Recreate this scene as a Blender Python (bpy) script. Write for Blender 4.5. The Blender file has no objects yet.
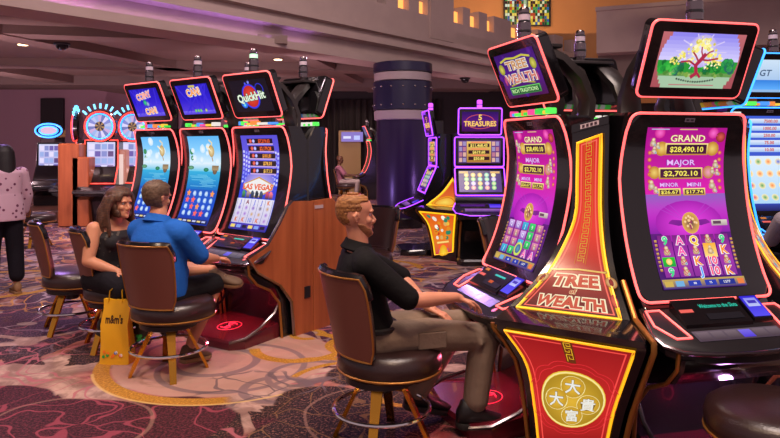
import bpy, bmesh, math, random
from math import sin, cos, pi, radians, sqrt, atan2
from mathutils import Vector, Matrix, noise

random.seed(7)
SC = bpy.context.scene
COL = SC.collection
EYE = 1.6
FOC = 650.0
HOR = 147.0


def at(px, py, Y):
    """photo pixel and depth -> world point"""
    return Vector(((px - 390) / FOC * Y, Y, EYE - (py - HOR) * Y / FOC))


def hexc(h):
    if not isinstance(h, str):
        return tuple(h)
    h = h.lstrip('#')
    out = []
    for i in (0, 2, 4):
        c = int(h[i:i + 2], 16) / 255
        out.append(c / 12.92 if c < .04045 else ((c + .055) / 1.055) ** 2.4)
    return tuple(out)


# ---------------------------------------------------------------- materials
def principled(name, color=None, rough=.5, metal=0, emis=None, strength=0, coat=0, spec=.5, bump=0, bscale=80, trans=0,
               mottle=0, mscale=8):
    m = bpy.data.materials.new(name)
    m.use_nodes = True
    nt = m.node_tree
    b = nt.nodes['Principled BSDF']
    col = hexc(color or '808080')
    b.inputs['Base Color'].default_value = (*col, 1)
    b.inputs['Roughness'].default_value = rough
    b.inputs['Metallic'].default_value = metal
    b.inputs['Coat Weight'].default_value = coat
    b.inputs['Specular IOR Level'].default_value = spec
    b.inputs['Transmission Weight'].default_value = trans
    if emis:
        b.inputs['Emission Color'].default_value = (*hexc(emis), 1)
        b.inputs['Emission Strength'].default_value = strength
    if bump or mottle:
        tc = nt.nodes.new('ShaderNodeTexCoord')
        if bump:
            n = nt.nodes.new('ShaderNodeTexNoise')
            n.inputs['Scale'].default_value = bscale
            n.inputs['Detail'].default_value = 4
            bp = nt.nodes.new('ShaderNodeBump')
            bp.inputs['Strength'].default_value = bump
            bp.inputs['Distance'].default_value = .01
            nt.links.new(tc.outputs['Object'], n.inputs['Vector'])
            nt.links.new(n.outputs['Fac'], bp.inputs['Height'])
            nt.links.new(bp.outputs['Normal'], b.inputs['Normal'])
        if mottle:
            n = nt.nodes.new('ShaderNodeTexNoise')
            n.inputs['Scale'].default_value = mscale
            n.inputs['Detail'].default_value = 5
            mx = nt.nodes.new('ShaderNodeMix')
            mx.data_type = 'RGBA'
            nt.links.new(tc.outputs['Object'], n.inputs['Vector'])
            nt.links.new(n.outputs['Fac'], mx.inputs[0])
            mx.inputs[6].default_value = (*[c * (1 - mottle) for c in col], 1)
            mx.inputs[7].default_value = (*[min(1, c * (1 + mottle)) for c in col], 1)
            nt.links.new(mx.outputs[2], b.inputs['Base Color'])
    return m


def attr_mat(name, rough=.4, emission=0.0, paint=True, coat=0):
    m = bpy.data.materials.new(name)
    m.use_nodes = True
    nt = m.node_tree
    b = nt.nodes['Principled BSDF']
    a = nt.nodes.new('ShaderNodeAttribute')
    a.attribute_name = 'Col'
    b.inputs['Roughness'].default_value = rough
    b.inputs['Coat Weight'].default_value = coat
    if not paint:
        b.inputs['Specular IOR Level'].default_value = .25
    if paint:
        nt.links.new(a.outputs['Color'], b.inputs['Base Color'])
    else:
        b.inputs['Base Color'].default_value = (.01, .01, .012, 1)
    if emission:
        nt.links.new(a.outputs['Color'], b.inputs['Emission Color'])
        b.inputs['Emission Strength'].default_value = emission
    return m


M = {}
M['display'] = attr_mat('display', .18, 1.0, False)
M['backlit'] = attr_mat('backlit_glass', .22, .95, False)
M['painted'] = attr_mat('painted', .6)
M['print'] = attr_mat('printed_fabric', .85)
M['black'] = principled('black_gloss_plastic', '121014', .16, coat=.4, spec=.6)
M['black_satin'] = principled('black_satin_plastic', '18151a', .38)
M['charcoal'] = principled('charcoal_moulding', '2a2526', .33)
M['chrome'] = principled('chrome', 'd8d4d4', .12, 1)
M['steel'] = principled('dark_chrome', '8a8084', .2, 1)
M['brass'] = principled('polished_brass', 'd39a3a', .22, 1, mottle=.12)
M['goldpipe'] = principled('gold_piping', 'b07a3c', .35, .7)
M['leather'] = principled('brown_leather', '2b1a1a', .3, bump=.15, bscale=120, spec=.6)
M['chairback'] = principled('woven_brown_vinyl', '6b3d33', .45, bump=.1, bscale=200)
M['redplate'] = principled('red_footplate', '5a1420', .22, coat=.5)
M['ringred'] = principled('lit_red_ring', 'ff4060', .4, emis='ff3050', strength=.8)
M['neon_coral'] = principled('coral_light_tube', 'ff7a70', .4, emis='ff5a5c', strength=1.9)
M['neon_violet'] = principled('violet_light_tube', 'b060ff', .4, emis='9a3cff', strength=2.4)
M['neon_blue'] = principled('blue_light_tube', '4aa0ff', .4, emis='2f8cff', strength=2.4)
M['neon_red'] = principled('red_light_tube', 'ff5040', .4, emis='ff3a30', strength=2.0)
M['neon_yellow'] = principled('yellow_light_tube', 'ffe040', .4, emis='ffd21e', strength=1.3)
M['candle'] = principled('clear_lamp_plastic', 'c9b8c4', .15, spec=.6, emis='c9a8c0', strength=.12)
M['candle_violet'] = principled('violet_lamp_plastic', 'c070e0', .15, emis='c040ff', strength=1.5)
M['candle_green'] = principled('mint_lamp_plastic', 'c8f0d8', .2, emis='b0ffd0', strength=.7)


def wood_mat(name, c1, c2, scale=3, rough=.35, axis=2):
    m = bpy.data.materials.new(name)
    m.use_nodes = True
    nt = m.node_tree
    b = nt.nodes['Principled BSDF']
    tc = nt.nodes.new('ShaderNodeTexCoord')
    mp = nt.nodes.new('ShaderNodeMapping')
    s = [scale * 6] * 3
    s[axis] = scale * .5
    mp.inputs['Scale'].default_value = s
    n = nt.nodes.new('ShaderNodeTexNoise')
    n.inputs['Scale'].default_value = 1
    n.inputs['Detail'].default_value = 6
    r = nt.nodes.new('ShaderNodeValToRGB')
    r.color_ramp.elements[0].position = .3
    r.color_ramp.elements[0].color = (*hexc(c1), 1)
    r.color_ramp.elements[1].position = .75
    r.color_ramp.elements[1].color = (*hexc(c2), 1)
    nt.links.new(tc.outputs['Object'], mp.inputs['Vector'])
    nt.links.new(mp.outputs['Vector'], n.inputs['Vector'])
    nt.links.new(n.outputs['Fac'], r.inputs['Fac'])
    nt.links.new(r.outputs['Color'], b.inputs['Base Color'])
    b.inputs['Roughness'].default_value = rough
    return m


M['cherry'] = wood_mat('cherry_wood', '8a4526', 'b0623a', 2)
M['dark_wood'] = wood_mat('dark_wood', '3a2018', '55301f', 2)


# ---------------------------------------------------------------- mesh builder
class MB:
    def __init__(self):
        self.v = []
        self.f = []
        self.mi = []
        self.c = []

    def add(self, verts, faces, mi=0, col=None, M4=None):
        o = len(self.v)
        if M4 is not None:
            verts = [M4 @ Vector(p) for p in verts]
        self.v.extend(tuple(p) for p in verts)
        for f in faces:
            self.f.append(tuple(o + i for i in f))
            self.mi.append(mi)
            self.c.append(col)
        return self

    def box(self, lo, hi, mi=0, col=None, bev=0, M4=None):
        if bev:
            x0, y0, z0 = lo
            x1, y1, z1 = hi
            b = bev
            secs = []
            for z, d in ((z0, b), (z0 + b, 0), (z1 - b, 0), (z1, b)):
                a, c_, e, g = x0 + d, x1 - d, y0 + d, y1 - d
                q = b
                secs.append([(a + q, e, z), (c_ - q, e, z), (c_, e + q, z), (c_, g - q, z), (c_ - q, g, z), (a + q, g, z), (a, g - q, z), (a, e + q, z)])
            return self.loft(secs, mi, col, M4=M4)
        x0, y0, z0 = lo
        x1, y1, z1 = hi
        v = [(x0, y0, z0), (x1, y0, z0), (x1, y1, z0), (x0, y1, z0), (x0, y0, z1), (x1, y0, z1), (x1, y1, z1), (x0, y1, z1)]
        f = [(3, 2, 1, 0), (4, 5, 6, 7), (0, 1, 5, 4), (1, 2, 6, 5), (2, 3, 7, 6), (3, 0, 4, 7)]
        return self.add(v, f, mi, col, M4)

    def loft(self, secs, mi=0, col=None, closed=True, caps=True, M4=None, ringclose=False):
        n = len(secs[0])
        v = [p for s in secs for p in s]
        f = []
        m = len(secs)
        rng = range(m) if ringclose else range(m - 1)
        for i in rng:
            j2 = (i + 1) % m
            for k in range(n if closed else n - 1):
                k2 = (k + 1) % n
                f.append((i * n + k, i * n + k2, j2 * n + k2, j2 * n + k))
        if caps and not ringclose and closed:
            f.append(tuple(reversed(range(n))))
            f.append(tuple(range((m - 1) * n, m * n)))
        return self.add(v, f, mi, col, M4)

    def tube(self, path, r, n=8, closed=False, mi=0, col=None, M4=None, flat=None):
        P = [Vector(p) for p in path]
        m = len(P)
        secs = []
        up = None
        for i in range(m):
            if closed:
                t = P[(i + 1) % m] - P[i - 1]
            else:
                t = P[min(i + 1, m - 1)] - P[max(i - 1, 0)]
            if t.length < 1e-9:
                t = Vector((0, 0, 1))
            t.normalize()
            if up is None:
                a = Vector((0, 0, 1)) if abs(t.z) < .9 else Vector((0, 1, 0))
                up = (a - t * a.dot(t)).normalized()
            else:
                up = (up - t * up.dot(t))
                up = up.normalized() if up.length > 1e-6 else Vector((0, 0, 1))
            s = t.cross(up)
            rr = r[i] if isinstance(r, (list, tuple)) else r
            r2 = rr if flat is None else rr * flat
            secs.append([P[i] + up * (cos(2 * pi * k / n) * rr) + s * (sin(2 * pi * k / n) * r2) for k in range(n)])
        return self.loft(secs, mi, col, caps=not closed, M4=M4, ringclose=closed)

    def lathe(self, prof, n=24, mi=0, col=None, M4=None, c=(0, 0), sx=1, sy=1):
        secs = [[(c[0] + r * sx * cos(2 * pi * k / n), c[1] + r * sy * sin(2 * pi * k / n), z) for k in range(n)] for r, z in prof]
        return self.loft(secs, mi, col, caps=True, M4=M4)

    def prism(self, poly, a, b, axis='x', mi=0, col=None, M4=None):
        """poly in (y,z) for axis x ; (x,z) for y ; (x,y) for z"""
        def mk(p, t):
            return (t, p[0], p[1]) if axis == 'x' else ((p[0], t, p[1]) if axis == 'y' else (p[0], p[1], t))
        return self.loft([[mk(p, a) for p in poly], [mk(p, b) for p in poly]], mi, col, M4=M4)

    def sphere(self, c, r, n=12, m=8, mi=0, col=None, M4=None):
        if not isinstance(r, (tuple, list)):
            r = (r, r, r)
        secs = []
        for i in range(m + 1):
            a = -pi / 2 + pi * i / m
            q = max(cos(a), 1e-3)
            secs.append([(c[0] + r[0] * q * cos(2 * pi * k / n), c[1] + r[1] * q * sin(2 * pi * k / n), c[2] + r[2] * sin(a)) for k in range(n)])
        return self.loft(secs, mi, col, M4=M4)

    def build(self, name, mats, parent=None, smooth=True, angle=35, world=None):
        me = bpy.data.meshes.new(name)
        me.from_pydata(self.v, [], self.f)
        if not isinstance(mats, (list, tuple)):
            mats = [mats]
        for m in mats:
            me.materials.append(M[m] if isinstance(m, str) else m)
        me.polygons.foreach_set('material_index', self.mi)
        if any(c is not None for c in self.c):
            ca = me.color_attributes.new('Col', 'FLOAT_COLOR', 'CORNER')
            buf = []
            for p, c in zip(self.f, self.c):
                if c is None:
                    buf.extend((.5, .5, .5, 1) * len(p))
                elif len(c) == len(p) and isinstance(c[0], (tuple, list)):
                    for q in c:
                        buf.extend((q[0], q[1], q[2], 1))
                else:
                    buf.extend((c[0], c[1], c[2], 1) * len(p))
            ca.data.foreach_set('color', buf)
        if smooth:
            bm = bmesh.new()
            bm.from_mesh(me)
            bmesh.ops.recalc_face_normals(bm, faces=bm.faces) if smooth != 'keep' else None
            th = radians(angle)
            for e in bm.edges:
                if len(e.link_faces) == 2 and e.link_faces[0].normal.angle(e.link_faces[1].normal, 0) > th:
                    e.smooth = False
            for f in bm.faces:
                f.smooth = True
            bm.to_mesh(me)
            bm.free()
        me.update()
        o = bpy.data.objects.new(name, me)
        COL.objects.link(o)
        if parent:
            o.parent = parent
        return o


def tag(o, label=None, cat=None, group=None, kind=None):
    if label:
        o['label'] = label
    if cat:
        o['category'] = cat
    if group:
        o['group'] = group
    if kind:
        o['kind'] = kind
    return o


def thing(name, label, cat, loc=(0, 0, 0), rz=0, group=None):
    o = bpy.data.objects.new(name, None)
    COL.objects.link(o)
    o.empty_display_size = .1
    o.location = loc
    o.rotation_euler = (0, 0, radians(rz))
    return tag(o, label, cat, group)


def dup(root, loc, rz, label=None, group=None):
    r = root.copy()
    COL.objects.link(r)
    r.location = loc
    r.rotation_euler = (0, 0, radians(rz))
    if label:
        r['label'] = label
    if group:
        r['group'] = group

    def rec(src, dst):
        for ch in list(src.children):
            c = ch.copy()
            COL.objects.link(c)
            c.parent = dst
            rec(ch, c)
    rec(root, r)
    return r


# ---------------------------------------------------------------- text
_tc = {}


def text_mesh(s, bold=0.0):
    key = (s, bold)
    if key in _tc:
        return _tc[key]
    cu = bpy.data.curves.new('lettering', 'FONT')
    cu.body = s
    cu.size = 1
    cu.align_x = 'CENTER'
    cu.resolution_u = 2
    cu.offset = bold
    ob = bpy.data.objects.new('lettering', cu)
    COL.objects.link(ob)
    dg = bpy.context.evaluated_depsgraph_get()
    dg.update()
    ev = ob.evaluated_get(dg)
    me = ev.to_mesh()
    v = [(p.co.x, p.co.y) for p in me.vertices]
    f = [tuple(p.vertices) for p in me.polygons]
    ev.to_mesh_clear()
    bpy.data.objects.remove(ob)
    bpy.data.curves.remove(cu)
    xs = [p[0] for p in v] or [0, 1]
    v = [(p[0] - (min(xs) + max(xs)) / 2, p[1] - .35) for p in v]
    w = max(xs) - min(xs)
    _tc[key] = (v, f, w)
    return _tc[key]


class Canvas:
    """2D art laid on a surface fn(x, y) -> point; x right, y down; eps lifts layers along the normal."""

    def __init__(self, mb, fn, sign=1, eps=.0012, mi=0, step=.05):
        self.mb, self.fn, self.sign, self.eps, self.mi, self.step = mb, fn, sign, eps, mi, step
        self.layer = 1
        self.ax = self.ay = 1.0

    def P(self, x, y, layer=None):
        p = Vector(self.fn(x, y))
        h = 1e-3
        dx = Vector(self.fn(x + h, y)) - p
        dy = Vector(self.fn(x, y + h)) - p
        n = dx.cross(dy)
        n = n.normalized() if n.length > 1e-12 else Vector((0, 0, 1))
        return p + n * (-self.sign) * self.eps * (self.layer if layer is None else layer)

    def up(self, n=1):
        self.layer += n
        return self

    def rect(self, x, y, w, h, c, c2=None, c3=None):
        """c top colour, c2 bottom colour, c3 middle"""
        c = hexc(c)
        c2 = hexc(c2) if c2 else c
        ny = max(1, int(math.ceil(abs(h) / self.step)))
        nx = max(1, int(math.ceil(abs(w) / (self.step * 2))))

        def cl(t):
            if c3:
                m = hexc(c3)
                return tuple(a + (b - a) * min(1, t * 2) for a, b in zip(c, m)) if t < .5 else tuple(a + (b - a) * (t * 2 - 1) for a, b in zip(m, c2))
            return tuple(a + (b - a) * t for a, b in zip(c, c2))
        if c3:
            ny = max(ny, 4)
        v, cols = [], []
        for j in range(ny + 1):
            for i in range(nx + 1):
                v.append(self.P(x + w * i / nx, y + h * j / ny))
        o = len(self.mb.v)
        self.mb.v.extend(tuple(p) for p in v)
        for j in range(ny):
            for i in range(nx):
                a = o + j * (nx + 1) + i
                self.mb.f.append((a, a + 1, a + nx + 2, a + nx + 1))
                self.mb.mi.append(self.mi)
                t0, t1 = cl(j / ny), cl((j + 1) / ny)
                self.mb.c.append([t0, t0, t1, t1])

    def poly(self, pts, c):
        c = hexc(c)
        n = len(pts)
        cx = sum(p[0] for p in pts) / n
        cy = sum(p[1] for p in pts) / n
        v = [self.P(cx, cy)] + [self.P(*p) for p in pts]
        self.mb.add(v, [(0, i + 1, (i + 1) % n + 1) for i in range(n)], self.mi, c)

    def disc(self, x, y, r, c, c2=None, n=16, ry=None, ph=0):
        ry = r if ry is None else ry
        c = hexc(c)
        c2 = hexc(c2) if c2 else c
        rx, ry = r * self.ax, ry * self.ay
        v = [self.P(x, y)] + [self.P(x + rx * cos(2 * pi * k / n + ph), y + ry * sin(2 * pi * k / n + ph)) for k in range(n)]
        o = len(self.mb.v)
        self.mb.v.extend(tuple(p) for p in v)
        for i in range(n):
            self.mb.f.append((o, o + i + 1, o + (i + 1) % n + 1))
            self.mb.mi.append(self.mi)
            self.mb.c.append([c, c2, c2])

    def ring(self, x, y, r, w, c, n=24, ry=None):
        ry = r if ry is None else ry
        self.line([(x + r * self.ax * cos(2 * pi * k / n), y + ry * self.ay * sin(2 * pi * k / n)) for k in range(n)], w, c, True)

    def star(self, x, y, r, c, k=5, inner=.45, ph=-pi / 2):
        self.poly([(x + self.ax * (r if i % 2 == 0 else r * inner) * cos(ph + pi * i / k), y + self.ay * (r if i % 2 == 0 else r * inner) * sin(ph + pi * i / k)) for i in range(2 * k)], c)

    def line(self, pts, w, c, closed=False):
        """w in units of physical size: scaled by ax, ay"""
        c = hexc(c)
        n = len(pts)
        L, R = [], []
        for i, p in enumerate(pts):
            a = pts[(i - 1) % n] if closed or i else p
            b = pts[(i + 1) % n] if closed or i < n - 1 else p
            dx, dy = (b[0] - a[0]) / self.ax, (b[1] - a[1]) / self.ay
            l = sqrt(dx * dx + dy * dy) or 1
            nx, ny = -dy / l * w / 2 * self.ax, dx / l * w / 2 * self.ay
            L.append(self.P(p[0] + nx, p[1] + ny))
            R.append(self.P(p[0] - nx, p[1] - ny))
        v = L + R
        self.mb.add(v, [(i, (i + 1) % n, n + (i + 1) % n, n + i) for i in range(n if closed else n - 1)], self.mi, c)

    def text(self, x, y, size, s, c, outline=None, w=None, bold=.012, ow=.05, squash=1, rot=0):
        """w = wanted width (before ax); size = cap height scale"""
        v, f, tw = text_mesh(s, bold)
        sx = (w / tw) if w else size
        cr, sr = cos(rot), sin(rot)
        def put(v, f, col):
            pts = []
            for px, py in v:
                a, b = px * sx, -py * size * squash
                a, b = a * cr - b * sr, a * sr + b * cr
                pts.append(self.P(x + a * self.ax, y + b * self.ay))
            self.mb.add(pts, f, self.mi, hexc(col))
        if outline:
            v2, f2, _ = text_mesh(s, ow)
            put(v2, f2, outline)
            self.layer += 1
        put(v, f, c)
        if outline:
            self.layer -= 1
# ---------------------------------------------------------------- slot cabinets
PROF = [(.055, 1.78), (.022, 1.68), (0, 1.55), (.0, 1.42), (.02, 1.28), (.055, 1.13), (.10, 1.0), (.15, .89), (.20, .82)]


def _arc(pts):
    d = [0]
    for a, b in zip(pts, pts[1:]):
        d.append(d[-1] + sqrt((a[0] - b[0]) ** 2 + (a[1] - b[1]) ** 2))
    return d


_pd = _arc(PROF)
PL = _pd[-1]


def prof(d):
    """distance down the curved face -> (u, z, normal u, normal z); Catmull-like smoothing by local averaging"""
    def lin(d):
        d = min(max(d, 0), PL)
        for i in range(len(_pd) - 1):
            if d <= _pd[i + 1] + 1e-9:
                t = (d - _pd[i]) / (_pd[i + 1] - _pd[i])
                return PROF[i][0] + (PROF[i + 1][0] - PROF[i][0]) * t, PROF[i][1] + (PROF[i + 1][1] - PROF[i][1]) * t
        return PROF[-1]
    h = .04
    a, b, c = lin(d - h), lin(d), lin(d + h)
    if d < h or d > PL - h:
        u, z = b
    else:
        u, z = (a[0] + 2 * b[0] + c[0]) / 4, (a[1] + 2 * b[1] + c[1]) / 4
    tu, tz = c[0] - a[0], c[1] - a[1]
    l = sqrt(tu * tu + tz * tz) or 1
    return u, z, -tz / l, tu / l


def face_pt(x, d, off=0):
    u, z, nu, nz = prof(d)
    return (x, -(u + nu * off), z + nz * off)


def round_rect(w, h, r, n=5, w2=None):
    """centre at 0; x right, y down; w top width, w2 bottom width"""
    w2 = w if w2 is None else w2
    pts = []
    for cx, cy, a0 in ((w / 2 - r, -h / 2 + r, -pi / 2), (w2 / 2 - r, h / 2 - r, 0), (-w2 / 2 + r, h / 2 - r, pi / 2), (-w / 2 + r, -h / 2 + r, pi)):
        for k in range(n + 1):
            a = a0 + pi / 2 * k / n
            pts.append((cx + r * cos(a), cy + r * sin(a)))
    return pts


def densify(pts, step, closed=True):
    out = []
    n = len(pts)
    for i in range(n if closed else n - 1):
        a, b = pts[i], pts[(i + 1) % n]
        d = sqrt(sum((p - q) ** 2 for p, q in zip(a, b)))
        k = max(1, int(d / step))
        for j in range(k):
            out.append(tuple(p + (q - p) * j / k for p, q in zip(a, b)))
    if not closed:
        out.append(tuple(pts[-1]))
    return out


BW_T, BW_B = .70, .77     # bezel widths top and bottom


def bezel_halfw(d):
    return (BW_T + (BW_B - BW_T) * min(1, d / (PL * .35))) / 2


def topper_frame(u0=.11, z0=2.055, tilt=23, w=.62, h=.40):
    t = radians(tilt)
    O = Vector((0, -u0, z0))
    up = Vector((0, -sin(t), cos(t)))
    nr = Vector((0, -cos(t), -sin(t)))

    def f(x, y, off=0):
        return O + Vector((x, 0, 0)) - up * y + nr * off
    return f


def make_cabinet(label, art, topart, loc, rz, neon='neon_coral', group=None, plate=True, pads=True, candle='candle', detail=True,
                 glow=True, deck_text=None, bar=True, body=True, cat='slot machine'):
    root = thing('slot_machine', label, cat, (loc[0], loc[1], 0), rz, group)
    # body shell
    mb = MB()
    side = [(.20, 0), (.20, 1.66), (.12, 1.78)]
    side += [(-(prof(d)[0] - .012), prof(d)[1]) for d in [PL * k / 14 for k in range(15)]]
    side += [(-.24, .76), (-.49, .63), (-.48, .58), (-.42, .50), (-.30, .46), (-.17, .42), (-.11, .30), (-.10, 0)]
    n = len(side)
    secs = []
    for x, ins in ((-.365, .012), (-.352, 0), (.352, 0), (.365, .012)):
        secs.append([(x, y + (ins if y < 0 else -ins), z) for y, z in side])
    mb.loft(secs)
    mb.build('cabinet_body', 'black', root)
    # curved bezel slab
    mb = MB()
    rows = [PL * k / 16 for k in range(17)]
    outl = []
    for d in rows:
        hw = bezel_halfw(d)
        e = 0
        if d < .05:
            e = .05 - sqrt(max(0, .05 ** 2 - (.05 - d) ** 2))
        if d > PL - .05:
            e = .05 - sqrt(max(0, .05 ** 2 - (.05 - (PL - d)) ** 2))
        hw -= e
        sec = [face_pt(-hw, d, -.02), face_pt(-hw, d, .012), face_pt(-hw + .02, d, .018), face_pt(hw - .02, d, .018), face_pt(hw, d, .012), face_pt(hw, d, -.02)]
        outl.append(sec)
    mb.loft(outl)
    bz = mb.build('bezel', 'black', root)
    # badge on bezel
    mb = MB()
    cv = Canvas(mb, lambda x, y: face_pt(x, y, .0195), 1)
    cv.rect(-.03, .022, .06, .022, '8a8290')
    cv.up().rect(-.022, .028, .018, .010, '2a2630')
    cv.rect(.004, .028, .018, .010, '2a2630')
    mb.build('maker_badge', 'painted', bz, smooth=False)
    # neon edge
    mb = MB()
    pts = []
    path = []
    r = .05
    top = bezel_halfw(0)
    hw2 = bezel_halfw(PL)
    raw = []
    for k in range(6):
        a = pi + pi / 2 * k / 5
        raw.append((-top + r + r * cos(a), r + r * sin(a)))
    for k in range(6):
        a = -pi / 2 + pi / 2 * k / 5
        raw.append((top - r + r * cos(a), r + r * sin(a)))
    for k in range(1, 18):
        d = r + (PL - 2 * r) * k / 18
        raw.append((bezel_halfw(d), d))
    for k in range(6):
        a = pi / 2 * k / 5
        raw.append((hw2 - r + r * cos(a), PL - r + r * sin(a)))
    for k in range(6):
        a = pi / 2 + pi / 2 * k / 5
        raw.append((-hw2 + r + r * cos(a), PL - r + r * sin(a)))
    for k in range(17, 0, -1):
        d = r + (PL - 2 * r) * k / 18
        raw.append((-bezel_halfw(d), d))
    raw = densify(raw, .05)
    mb.tube([face_pt(x, d, .014) for x, d in raw], .0072, 8, True)
    mb.build('light_edge', neon, root)
    # main screen
    sw, st, sb = .485, .075, PL - .06
    H = sb - st
    mb = MB()
    cv = Canvas(mb, lambda x, y: face_pt(x - sw / 2, st + y, .0195), 1, eps=.0009)
    cv.W, cv.H = sw, H
    art(cv)
    mb.build('curved_screen', 'display', root, smooth='keep')
    # topper
    F = topper_frame()
    mb = MB()
    rr = round_rect(.62, .40, .035)
    secs = []
    for off, s in ((-.075, .93), (-.07, .97), (-.01, 1.0), (.012, 1.0), (.02, .985)):
        secs.append([F(x * s, y * s, off) for x, y in rr])
    mb.loft(secs)
    mb.build('topper_case', 'black', root)
    mb = MB()
    mb.tube([F(x, y, .012) for x, y in densify(rr, .1)], .0072, 8, True)
    mb.build('topper_light_edge', neon, root)
    mb = MB()
    tw, th = .49, .292
    cv = Canvas(mb, lambda x, y: F(x - tw / 2, y - th / 2, .0215), 1, eps=.0009, step=.2)
    k_ = .555 / tw
    cv.fn = lambda x, y: F(x / k_ - tw / 2, y / k_ - th / 2, .0215)
    cv.W, cv.H = .555, th * k_
    topart(cv)
    mb.build('topper_screen', 'display', root, smooth='keep')
    # neck arms
    mb = MB()
    for sx in (-1, 1):
        path = [(.10, 1.62, .075), (.20, 1.74, .07), (.235, 1.88, .06), (.18, 2.02, .06), (.06, 2.13, .07), (-.02, 2.17, .05)]
        secs = []
        for i, (y, z, hw) in enumerate(path):
            y0, z0, _ = path[max(0, i - 1)]
            y1, z1, _ = path[min(len(path) - 1, i + 1)]
            l = sqrt((y1 - y0) ** 2 + (z1 - z0) ** 2)
            ny, nz = (z1 - z0) / l * .035, -(y1 - y0) / l * .035
            xc = sx * (.20 - .085 * i / 5)
            secs.append([(xc - hw, y - ny * .6, z - nz * .6), (xc - hw * .6, y - ny, z - nz), (xc + hw * .6, y - ny, z - nz), (xc + hw, y - ny * .6, z - nz * .6),
                         (xc + hw, y + ny * .6, z + nz * .6), (xc + hw * .6, y + ny, z + nz), (xc - hw * .6, y + ny, z + nz), (xc - hw, y + ny * .6, z + nz * .6)])
        mb.loft(secs)
    mb.box((-.18, -.12, 2.19), (.18, .06, 2.215), bev=.006)
    mb.build('neck', 'charcoal', root)
    # light bar between
    mb = MB()
    rnd = random.Random(int(loc[0] * 100) + 5)
    cols = ['40e050', 'f0e8e0', 'ffd040', 'ff50a0', '50a0ff', 'ff9040', '60ff60']
    x = -.24
    while x < .24:
        w = rnd.choice([.03, .05, .09])
        c = hexc(rnd.choice(cols))
        mb.box((x, -.075, 1.795), (x + w - .008, -.02, 1.815 + rnd.choice([0, .015])), 0, c, bev=.003)
        x += w
    if bar:
        mb.build('coloured_light_bar', 'display', root)
    # candle
    mb = MB()
    cy = -.10
    mb.lathe([(.055, 2.215), (.055, 2.225), (.03, 2.23), (.035, 2.26), (.042, 2.262), (.042, 2.36), (.036, 2.365)], 16, 0, c=(0, cy))
    mb.lathe([(.044, 2.30), (.045, 2.303), (.045, 2.312), (.044, 2.315)], 16, 1, c=(0, cy))
    mb.lathe([(.036, 2.365), (.036, 2.375), (.030, 2.376)], 16, 1, c=(0, cy))
    mb.lathe([(.036, 2.376), (.036, 2.41), (.03, 2.412)], 16, 2, c=(0, cy))
    mb.lathe([(.037, 2.412), (.037, 2.42), (.032, 2.422)], 16, 1, c=(0, cy))
    mb.lathe([(.032, 2.422), (.032, 2.445), (.026, 2.455), (.01, 2.458)], 16, 0, c=(0, cy))
    mb.build('lamp_tower', ['steel', 'black', candle], root)
    # deck
    def D(x, u, off=0):
        u = .195 + (u - .25) * .9
        z = .80 - (u - .195) * .42
        return (x, -u, z + off)
    plan = [(-.385, .25), (-.41, .34), (-.44, .44), (-.425, .52), (-.36, .575), (-.2, .605), (0, .615), (.2, .605), (.36, .575), (.425, .52), (.44, .44), (.41, .34), (.385, .25)]
    mb = MB()
    secs = []
    for off, s in ((-.075, .93), (-.06, .97), (-.012, 1.0), (-.004, .995), (0, .98)):
        secs.append([D(x * s, .25 + (u - .25) * s, off) for x, u in plan])
    mb.loft(secs)
    dk = mb.build('button_deck', 'black_satin', root)
    mb = MB()
    mb.tube([D(x * 1.003, u, -.012) for x, u in densify(plan, .06, False)], .012, 8, mi=0, flat=1.0)
    mb.build('deck_chrome_lip', 'steel', dk)
    if pads:
        for sx in (-1, 1):
            pp = [(sx * .375, .285), (sx * .30, .285), (sx * .265, .50), (sx * .345, .50), (sx * .40, .40)]
            mb = MB()
            mb.tube([D(x, u, .004) for x, u in densify(pp, .04)], .006, 6, True)
            mb.build('pad_light_edge', neon, dk)
    mb = MB()
    cv = Canvas(mb, lambda x, y: D(x, y, .002), 1, eps=.001)
    # housing of ticket and bill unit (raised wedge) drawn as small solids
    mb2 = MB()
    mb2.loft([[D(-.245, .285, .0), D(.13, .285, .0), D(.13, .285, .05), D(-.245, .285, .05)], [D(-.245, .43, .0), D(.13, .43, .0), D(.13, .43, .018), D(-.245, .43, .018)]])
    mb2.loft([[D(.145, .285, .0), D(.255, .285, .0), D(.255, .285, .055), D(.145, .285, .055)], [D(.145, .42, .0), D(.255, .42, .0), D(.255, .42, .022), D(.145, .42, .022)]])
    mb2.build('bill_acceptor', 'black', dk)
    c2 = Canvas(mb, lambda x, y: D(x, y, .052 - (y - .285) * .22), 1, eps=.001)
    c2.ax, c2.ay = 1, 1
    c2.rect(-.232, .345, .075, .018, 'ff6a60')
    c2.rect(-.10, .375, .20, .035, '120e16')
    if deck_text:
        c2.text(0, .330, .032, deck_text, '30e0c0', w=.22)
    else:
        c2.rect(-.06, .32, .13, .012, '30d0c0')
        c2.rect(-.22, .30, .05, .02, 'e08020')
        c2.rect(-.05, .37, .05, .02, 'e06020')
    c3 = Canvas(mb, lambda x, y: D(x, y, .057 - (y - .285) * .24), 1, eps=.001)
    c3.rect(.152, .292, .097, .12, '3020e0', '5a50ff')
    c3.up().rect(.165, .305, .07, .05, '9090ff', 'c8d0ff')
    c3.up().rect(.175, .32, .05, .018, '4030c0')
    cv.rect(-.24, .455, .48, .075, '6a5a66', '4a3a48')
    cv.up()
    for k in range(6):
        cv.rect(-.225 + k * .078, .465, .066, .055, '7c6a74' if k != 3 else '8070f0', '4c3c46' if k != 3 else '5038e0')
    cv.disc(.30, .53, .02, 'ff4040')
    cv.disc(.30, .53, .012, 'ffc0c0')
    mb.build('deck_display', M['deckdisp'], dk, smooth='keep')
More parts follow.
